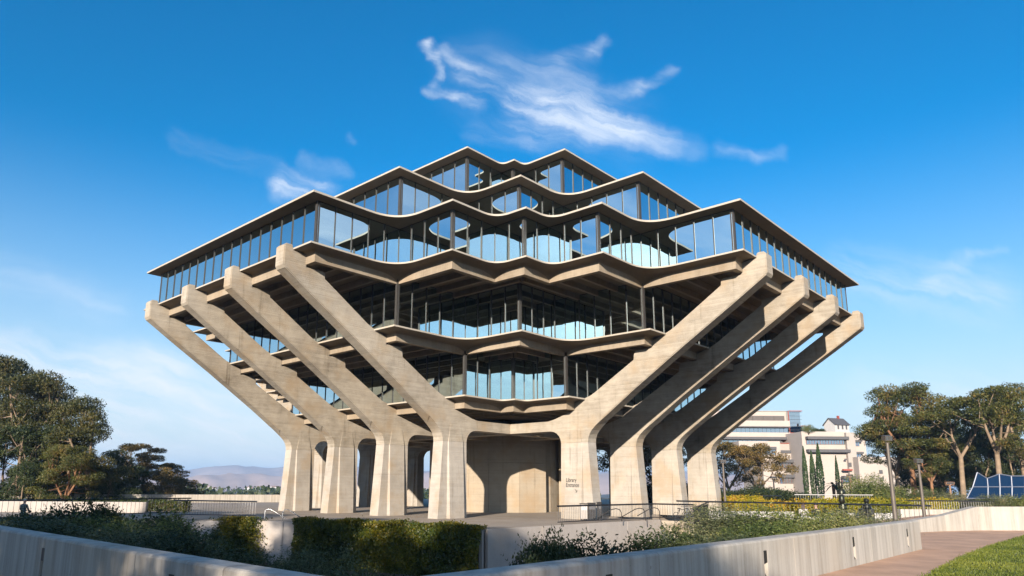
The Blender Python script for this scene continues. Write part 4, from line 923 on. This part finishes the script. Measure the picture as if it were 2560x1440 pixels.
# roof garden and a small plain gabled rooftop cabin
O = b2.O
def roofpt(px, py, y): x, z = b2.xz(px, py); return O + RX*x + Vector((-RX.y, RX.x, 0))*y + Vector((0, 0, z))
c0 = roofpt(2110, 1080, 3.0); cab = empty('rooftop_cabin', c0, RYW+.35, 'small plain white gabled cabin on the roof of the cream block', 'cabin')
wv_, dp, hw, hr_ = 2.0, 1.5, 1.7, 1.35
MB().add([(-wv_,-dp,0),(wv_,-dp,0),(wv_,dp,0),(-wv_,dp,0),(-wv_,-dp,hw),(wv_,-dp,hw),(wv_,dp,hw),(-wv_,dp,hw),(wv_,0,hw+hr_),(-wv_,0,hw+hr_)], [(0,3,2,1),(0,1,5,4),(2,3,7,6),(1,2,6,8,5),(3,0,4,9,7),(4,5,8,9),(6,7,9,8)]).build('walls', MAT['white_paint'], cab)
for s_ in (-1, 1):
    MB().add([(-wv_-.2,s_*(dp+.25),hw-.1),(wv_+.2,s_*(dp+.25),hw-.1),(wv_+.2,0,hw+hr_+.06),(-wv_-.2,0,hw+hr_+.06),(-wv_-.2,s_*(dp+.25),hw+.04),(wv_+.2,s_*(dp+.25),hw+.04),(wv_+.2,0,hw+hr_+.2),(-wv_-.2,0,hw+hr_+.2)], [(0,1,2,3),(4,5,6,7),(0,1,5,4),(1,2,6,5),(2,3,7,6),(3,0,4,7)]).build('roof', MAT['canopy_grey'], cab)
MB().box(.5, .9, -.2, .2, hw+hr_-.4, hw+hr_+.75).build('chimney', MAT['red_trim'], cab)
for x_ in (-1.1, .1, 1.2): MB().box(x_-.22, x_+.22, -dp-.04, -dp+.02, .7, 1.6).build('window', MAT['canopy_grey'], cab)
hd = put_shrub('leaf_shrub', 2033, 150, b2.xz(2033, 1079)[1]-.3, 1.7, 1.9, .4, 'green bush in the roof garden beside the cabin'); hd = put_shrub('leaf_dark', 2060, 152, b2.xz(2060, 1079)[1]-.3, 2.0, 1.2, 2.4, 'low dark bush in the middle of the roof garden')
# blue glass pavilion on the right
plain('blue_frame', (.22, .25, .33), .45, .3, .08)
n_, b__, o__ = mat('blue_glass'); b__.inputs['Base Color'].default_value = (.006, .022, .06, 1); b__.inputs['Roughness'].default_value = .08; b__.inputs['Specular IOR Level'].default_value = .12
pv_ = empty('glass_pavilion', ground_at(2500, 58, .1), RYW, 'blue glass pavilion with folded zigzag top at the right edge', 'pavilion'); PO = ground_at(2500, 58, .1)
def pvp(px, py): v = at(px, py, 58) - PO; return Vector((v.dot(RX), 0, v.z))
topl = [(2443, 1181), (2468, 1196), (2498, 1185), (2528, 1190), (2562, 1190), (2600, 1186)]; botx = [2417, 2470, 2500, 2530, 2562, 2600]
pts_t = [pvp(*q) for q in topl]; pts_m = [pvp(2432 if i == 0 else x, 1217) for i, x in enumerate(botx)]; pts_b = [pvp(x, 1246) for x in botx]
for i in range(len(topl)-1):
    for lo, hi in ((pts_m, pts_t), (pts_b, pts_m)):
        q = [lo[i], lo[i+1], hi[i+1], hi[i]]; c = sum(q, Vector())/4; q = [c+(v-c)*.965 for v in q]
        MB().add([v+Vector((0, .03*(i % 2), 0)) for v in q]+[v+Vector((0, .06+.03*(i % 2), 0)) for v in q], [(0,1,2,3),(7,6,5,4),(0,4,5,1),(1,5,6,2),(2,6,7,3),(3,7,4,0)]).build('pane', MAT['blue_glass'], pv_)
for row in (pts_t, pts_m, pts_b): MB().tube(row, .045, 6).build('frame_rail', MAT['blue_frame'], pv_)
for i in range(len(topl)): MB().tube([pts_b[i], pts_m[i], pts_t[i]], .05, 6).build('frame_post', MAT['blue_frame'], pv_)
MB().add([pts_b[0]+Vector((1.2,.2,0)), pts_b[-1]+Vector((0,.2,0)), pts_t[-1]+Vector((0,.2,-.2)), pts_t[0]+Vector((.6,.2,-.4)), pts_b[0]+Vector((3,3,0)), pts_b[-1]+Vector((0,5,0)), pts_t[-1]+Vector((0,4,-.4)), pts_t[0]+Vector((3,3,-.6))], [(0,1,2,3),(7,6,5,4),(0,4,5,1),(1,5,6,2),(2,6,7,3),(3,7,4,0)]).build('body', MAT['blue_glass'], pv_)
# ------------------------------------------------------------------ lamp posts
def lamp(px, d, z, h, label, heads=2, r=.1, matn='pole_paint', hw=.32, name='lamp_post'):
    root = empty(name, ground_at(px, d, z), RYW, label, 'lamp post', 'lamp posts')
    MB().lathe([(r*1.9, 0), (r*1.9, .05), (r*1.25, .1)], 14).build('base_plate', MAT[matn], root, smooth=40)
    MB().lathe([(r*1.15, .08), (r*.75, h-.3)], 12).build('pole', MAT[matn], root, smooth=40)
    MB().box(-.3, .3, -.3, .3, -1.2, -.003).build('plinth', MAT['retaining_concrete'], root, bevel=.02)
    MB().tube([(-hw*.5, 0, h-.3), (hw*.5, 0, h-.3)], .035, 6).build('crossarm', MAT[matn], root)
    for k in range(heads):
        x = (k-(heads-1)/2)*hw
        hd_ = MB().add([(x-hw*.46,-.14,h-.22),(x+hw*.46,-.14,h-.22),(x+hw*.46,.12,h-.18),(x-hw*.46,.12,h-.18),(x-hw*.46,-.16,h-.03),(x+hw*.46,-.16,h-.03),(x+hw*.46,.1,h+.01),(x-hw*.46,.1,h+.01)], [(0,3,2,1),(4,5,6,7),(0,1,5,4),(1,2,6,5),(2,3,7,6),(3,0,4,7)]).build('lamp_head', MAT[matn], root)
        MB().add([(x-hw*.4,-.142,h-.2),(x+hw*.4,-.142,h-.2),(x+hw*.4,-.16,h-.05),(x-hw*.4,-.16,h-.05)], [(0,1,2,3)]).build('lens', MAT['bright_steel'], hd_).location = (0, -.008, 0)
    return root
lamp(2230, 27, .98, 3.28, 'tallest lamp post with twin flood heads near the right parapet end', 2, .075, hw=.14)
lamp(2303, 35, .68, 3.05, 'second lamp post just right of the tallest one', 2, .075, hw=.17)
lamp(1811, 60, .3, 4.35, 'single-headed lamp post beside the rightmost pier', 1, .10, hw=.5)
lamp(2375, 70, .15, 2.9, 'tan lamp post in front of the right grove', 1, .11, 'tan_paint', .9)
lamp(2127, 100, .15, 4.2, 'thin tan lamp post before the blank cream wall', 1, .1, 'tan_paint', .9)
lamp(1935, 88, .15, 3.6, 'dark lamp post in front of the coral tree', 1, .1, 'dark_metal', .8)
# ------------------------------------------------------------------ people
plain('skin_tone', (.55, .33, .24), .55, 0, .06); plain('hair_brown', (.06, .03, .02), .6, 0, .3, 30); plain('hair_dark', (.03, .018, .013), .6, 0, .3, 30)
plain('shirt_white', (.62, .58, .55), .8); plain('shirt_black', (.02, .02, .022), .8); plain('jeans', (.05, .07, .13), .85); plain('shoe', (.03, .03, .03), .6); plain('hair_grey', (.45, .42, .40), .7)
n_, b__, o__ = mat('plaid'); pos_ = n_.add('ShaderNodeTexCoord').outputs['Object']; sx_ = n_.add('ShaderNodeSeparateXYZ', i_0=pos_)
st1 = n_.math('LESS_THAN', n_.math('FRACT', n_.math('MULTIPLY', sx_.outputs[0], 11)), .4); st2 = n_.math('LESS_THAN', n_.math('FRACT', n_.math('MULTIPLY', sx_.outputs[2], 11)), .4)
n_.l.new(n_.mix(st2, n_.mix(st1, (.05, .075, .07), (.02, .028, .03)), n_.mix(st1, (.30, .33, .30), (.05, .07, .065))), b__.inputs['Base Color']); b__.inputs['Roughness'].default_value = .85
def person(loc, rz, label, top, hair, hairlen, lean=0., scale=1.):
    """seated adult seen from behind (faces local +y), one skinned body; seat at z = .45"""
    J = [((0,0,.52),.15),((0,.01,.72),.135),((0,.0,.92),.15),((0,-.01,1.06),.13),((0,.0,1.14),.055),((0,.02,1.22),.072),((0,.025,1.31),.088),((0,.02,1.37),.07),   # 0-7 pelvis..head
         ((.17,0,1.06),.065),((.24,.06,.82),.05),((.16,.27,.66),.036),((.12,.35,.64),.034),((-.17,0,1.06),.065),((-.24,.06,.82),.05),((-.16,.27,.66),.036),((-.12,.35,.64),.034),   # arms 8-15
         ((.1,.04,.5),.1),((.12,.46,.49),.07),((.12,.44,.1),.05),((.12,.58,.05),.04),((-.1,.04,.5),.1),((-.12,.46,.49),.07),((-.12,.44,.1),.05),((-.12,.58,.05),.04),((0,.115,1.285),.018)]
    E = [(0,1),(1,2),(2,3),(3,4),(4,5),(5,6),(6,7),(3,8),(8,9),(9,10),(10,11),(3,12),(12,13),(13,14),(14,15),(0,16),(16,17),(17,18),(18,19),(0,20),(20,21),(21,22),(22,23),(6,24)]
    me = bpy.data.meshes.new('sk'); me.from_pydata([j[0] for j in J], E, []); ob = bpy.data.objects.new('sk', me); COL.objects.link(ob)
    md = ob.modifiers.new('s', 'SKIN'); sv = me.skin_vertices[0].data
    for i, j in enumerate(J): sv[i].radius = (j[1], j[1]*(.78 if i in (1, 2, 3) else 1)); sv[i].use_root = (i == 0)
    ob.modifiers.new('u', 'SUBSURF').levels = 2; dg = bpy.context.evaluated_depsgraph_get(); dg.update()
    bme = bpy.data.meshes.new_from_object(ob.evaluated_get(dg)); bpy.data.objects.remove(ob); bme.name = 'person'
    for mn in ('skin_tone', top, 'jeans', 'shoe'): bme.materials.append(MAT[mn])
    for p in bme.polygons:
        c = p.center; p.use_smooth = True
        p.material_index = 0 if c.z > 1.115 or (c.y > .25 and .6 < c.z < .74 and abs(c.x) < .2) else (3 if c.z < .085 else (2 if c.z < .57 and not (abs(c.x) > .2) else 1))
    o = link('person', bme); o.location = loc; o.rotation_euler = (0, 0, rz); o.scale = (scale,)*3; tag(o, label, 'person')
    hm = MB()
    for k in range(7):
        ph = k/6*math.pi*.5
    prof = [(.088*math.sin(t), 1.335+.088*math.cos(t)) for t in (1.75, 1.4, 1.1, .8, .5, .2, .01)]
    hm.lathe(prof, 14, (0, -.004+.01, 0)); hb = hm.build('hair', MAT[hair], o, smooth=60)
    if hairlen:
        MB().add([(-.08,-.03,1.36),(.08,-.03,1.36),(.1,-.09,1.22),(-.1,-.09,1.22),(.085,-.11,1.08),(-.085,-.11,1.08),(-.07,.0,1.36),(.07,.0,1.36),(.1,-.02,1.22),(-.1,-.02,1.22),(.08,-.07,1.08),(-.08,-.07,1.08)],
                 [(0,1,2,3),(3,2,4,5),(6,9,8,7),(9,11,10,8),(0,3,9,6),(3,5,11,9),(1,7,8,2),(2,8,10,4),(5,4,10,11)]).build('long_hair', MAT[hair], o, smooth=80)
    for s_ in (-1, 1):
        MB().lathe([(.004, -.028), (.014, -.015), (.016, .008), (.006, .028)], 8).build('ear', MAT['skin_tone'], o, smooth=80).location = (s_*.088, .02, 1.29)
        MB().lathe([(.002, -.009), (.009, 0), (.002, .009)], 8).build('eye', MAT['letter_black'], o, smooth=80).location = (s_*.033, .104, 1.315)
    MB().box(-.025, .025, .096, .104, 1.248, 1.256).build('mouth', MAT['red_trim'], o)
    return o
ryf = math.atan2(FH[1], FH[0])-math.pi/2
person(ground_at(2004, 38.6, .05), ryf-.5, 'person with long dark hair and white top seated on the right, turned to their neighbour', 'shirt_white', 'hair_brown', True)
person(ground_at(2036, 38.6, .05), ryf+.1, 'person with short dark hair and black shirt seated on the right, seen from behind', 'shirt_black', 'hair_dark', False)
person(ground_at(66, 40.2, -.03), ryf-.1, 'balding person in a plaid shirt seated at the far left, seen from behind', 'plaid', 'hair_grey', False)
# ------------------------------------------------------------------ plain bronze sculpture (generic stand-in) and its low block
n_, b__, o__ = mat('bronze_patina'); pos_ = n_.add('ShaderNodeNewGeometry').outputs['Position']
n_.l.new(n_.ramp(n_.noise(pos_, 4, 4), [(.3, (.025, .032, .028)), (.7, (.075, .07, .05))]), b__.inputs['Base Color']); b__.inputs['Metallic'].default_value = .8; b__.inputs['Roughness'].default_value = .38
sc_ = empty('bronze_sculpture', ground_at(2102, 43, .15), 0, 'slender dark bronze sculpture standing beside the seated people', 'sculpture')
sh_ = MB()
for z_, rx_, ry_, hz_, ox in ((0, .38, .34, .16, 0), (.16, .27, .25, .72, .02), (.9, .24, .3, .34, -.04), (1.26, .17, .17, .5, .03), (1.78, .22, .2, .3, -.02), (2.1, .13, .12, .42, .03)):
    sh_.lathe([(.75*rx_, z_), (rx_, z_+.05), (rx_*.96, z_+hz_*.5), (rx_*.9, z_+hz_-.05), (rx_*.6, z_+hz_)], 14, (ox, 0, 0))
sh_.build('stacked_forms', MAT['bronze_patina'], sc_, smooth=45)
bs = MB(); bs.box(-.55, .55, -.3, .3, 0, .95); bs.lathe([(.26, .95), (.2, 1.15), (.09, 1.24), (.15, 1.36), (.15, 1.48), (.05, 1.56)], 16, (-.2, 0, 0))
o = bs.build('bronze_block', MAT['bronze_patina'], smooth=30, bevel=.02); o.location = ground_at(2160, 43, .15); tag(o, 'low dark bronze block with rounded top right of the slender sculpture', 'sculpture')
# ------------------------------------------------------------------ vending boxes and bicycles behind the entrance railing
plain('box_blue', (.04, .06, .1), .5)
for k, (px, d, hh, lab) in enumerate(((1458, 49.2, 1.1, 'left white and grey newspaper box behind the entrance railing'), (1478, 49.2, 1.15, 'middle dark-fronted newspaper box behind the entrance railing'), (1497, 49.4, 1.2, 'narrow dark newspaper box right of the other two'))):
    ro = empty('newspaper_box', ground_at(px, d, 0), RYW, lab, 'newspaper box', 'newspaper boxes'); ww = .24 if k < 2 else .14
    MB().box(-ww, ww, -.2, .2, .12, hh).build('body', MAT['retaining_concrete' if k < 1 else 'dark_metal'], ro, bevel=.015)
    MB().box(-ww-.02, ww+.02, -.22, .22, hh+.003, hh+.06).build('lid', MAT['dark_metal'], ro); MB().box(-ww+.05, ww-.05, -.215, -.203, hh-.4, hh-.1).build('display_window', MAT['canopy_grey' if k else 'white_paint'], ro)
    for sx in (-1, 1):
        for sy in (-1, 1): MB().box(sx*(ww-.05)-.02, sx*(ww-.05)+.02, sy*.15-.02, sy*.15+.02, 0, .118).build('leg', MAT['dark_metal'], ro)
def torus(R_, r_, seg=22, s2=5):
    m = MB()
    for i in range(seg):
        a = 2*math.pi*i/seg
        for j in range(s2): b = 2*math.pi*j/s2; m.v.append(((R_+r_*math.cos(b))*math.cos(a), r_*math.sin(b), (R_+r_*math.cos(b))*math.sin(a)))
    for i in range(seg):
        for j in range(s2): m.f.append((i*s2+j, i*s2+(j+1) % s2, ((i+1) % seg)*s2+(j+1) % s2, ((i+1) % seg)*s2+j)); m.m.append(0)
    return m
def bicycle(loc, rz, label, framem):
    r_ = empty('bicycle', loc, rz, label, 'bicycle', 'parked bicycles')
    for x in (-.52, .52):
        wh = torus(.32, .018).build('wheel', MAT['rubber'], r_); wh.location = (x, 0, .34); m = MB()
        for k in range(8): a = k*math.pi/8; m.tube([(-.31*math.cos(a), 0, -.31*math.sin(a)), (.31*math.cos(a), 0, .31*math.sin(a))], .003, 3, caps=False)
        m.build('spokes', MAT['bright_steel'], wh)
    m = MB()
    for a, b in (((-.52,0,.34),(-.08,0,.32)),((-.08,0,.32),(.36,0,.78)),((-.18,0,.8),(.36,0,.82)),((-.18,0,.85),(-.08,0,.32)),((-.52,0,.34),(-.18,0,.8)),((.34,0,.95),(.52,0,.34))): m.tube([a, b], .018, 6)
    m.build('frame', MAT[framem], r_); MB().tube([(.26,-.27,1.0),(.36,-.1,1.0),(.36,.1,1.0),(.26,.27,1.0)], .014, 6).build('handlebar', MAT['dark_metal'], r_)
    MB().box(-.3, -.06, -.06, .06, .86, .91).build('saddle', MAT['rubber'], r_, bevel=.02); return r_
bicycle(ground_at(1700, 47.5, .02), RYW+.6, 'leftmost parked bicycle with dark frame behind the railing', 'dark_metal'); bicycle(ground_at(1716, 47.8, .02), RYW+1.0, 'middle parked bicycle with pale blue frame', 'blue_frame'); bicycle(ground_at(1729, 48.2, .02), RYW+.9, 'rightmost parked bicycle with steel frame', 'bright_steel')
# ------------------------------------------------------------------ far valley, houses and mountains
rng = np.random.default_rng(21); n = 32000
dd_ = 260+rng.random(n)**1.2*1500; pp = rng.uniform(-500, 1500, n); P = []
for d_, p_ in zip(dd_, pp):
    v = ground_at(p_, d_, 0); r = math.hypot(v.x, v.y); z = -3.6-19*max(0, min(1, (r-160)/1600)); lump = 2.5+2*math.sin(p_*.03+d_*.02); P.append((v.x, v.y, z+rng.random()*(3+lump)*min(1.6, .6+d_/900)))
me = leaf_cloud('distant_wood', np.array(P), np.tile([.6, .5, .5], (n, 1)), 2.3, 1.3, rng); me.materials.append(MAT['leaf_dark']); tag(link('distant_wood', me), 'dark woodland filling the far valley on the left', 'woodland', kind='stuff')
rnd = random.Random(8)
for k in range(26):
    px = rnd.choice((rnd.uniform(455, 540), rnd.uniform(610, 705), rnd.uniform(620, 690))); d = rnd.uniform(1500, 1900); wd = rnd.uniform(7, 14); hh = rnd.uniform(5, 8)
    z = 2.18-(d*rnd.uniform(-1, 6)/F)-hh; hs_o = empty('house', ground_at(px, d, z), RYW+rnd.uniform(-.5, .5), 'tiny pale house on the far wooded ridge near the left grove' if px < 560 else 'tiny pale house on the far wooded ridge beside the leftmost pier', 'house', 'far houses')
    MB().box(-wd/2, wd/2, -4, 4, -14, hh*.6).build('wall', MAT['white_paint'], hs_o); MB().prism([(-4.6, hh*.6+.02), (4.6, hh*.6+.02), (0, hh)], -wd/2-.4, wd/2+.4, 0, lambda y, z_, x: (x, y, z_)).build('roof', MAT['tan_paint'], hs_o)
def ridge(name, dist, prof, label, col, rough, seed, depth):
    rr_ = random.Random(seed); xs = np.linspace(-700, 1900, 130); ph = np.random.default_rng(seed).random(12)*6.28
    top = np.interp(xs, [p[0] for p in prof], [p[1] for p in prof]); m = MB(); rows = 22
    for j in range(rows):
        t = j/(rows-1); prof_h = math.sin(min(1, t*1.25)*math.pi/2)**1.15 if t < .8 else 1-(t-.8)*2
        for i, x in enumerate(xs):
            d = dist+(t-.8)*depth; base = ground_at(x, d, 0); hz = 1211+x*.0070; h = (hz-top[i])/F*dist
            nz = sum(math.sin(x*.012*(k+1)*1.37+ph[k]+t*(2+k*1.1))*1/(k+1) for k in range(9))*rough*math.sin(t*math.pi)
            m.v.append((base.x, base.y, -46+(h+48)*prof_h+nz))
    nx_ = len(xs)
    for j in range(rows-1):
        for i in range(nx_-1): m.f.append((j*nx_+i, j*nx_+i+1, (j+1)*nx_+i+1, (j+1)*nx_+i)); m.m.append(0)
    plain(name+'_soil', col, .95, 0, .25, .006); o = m.build(name, MAT[name+'_soil'], smooth=50); struct(o); return o
ridge('hills', 2600, [(-700, 1192), (200, 1190), (420, 1204), (470, 1196), (520, 1186), (580, 1179), (620, 1183), (660, 1190), (700, 1199), (760, 1192), (900, 1186), (1300, 1190), (1900, 1195)], '', (.60, .44, .36), 10, 3, 700)
ridge('mountains', 3700, [(-700, 1180), (100, 1176), (400, 1184), (480, 1176), (540, 1169), (600, 1165), (680, 1168), (760, 1165), (900, 1172), (1200, 1178), (1900, 1183)], '', (.45, .38, .36), 11, 5, 900)

# ------------------------------------------------------------------ air
hm_ = bpy.data.materials.new('haze'); hm_.use_nodes = True; hn = N(hm_.node_tree); hn.n.clear()
pvn = hn.add('ShaderNodeVolumePrincipled'); pvn.inputs['Color'].default_value = (.38, .62, 1., 1); pvn.inputs['Density'].default_value = .0002; pvn.inputs['Anisotropy'].default_value = .0
hn.l.new(pvn.outputs[0], hn.add('ShaderNodeOutputMaterial').inputs['Volume'])
tag(MB().box(-9200, 9200, -9200, 9200, -75, 135).build('haze', hm_), 'pale blue air haze that fades the far mountains', 'haze', kind='stuff')
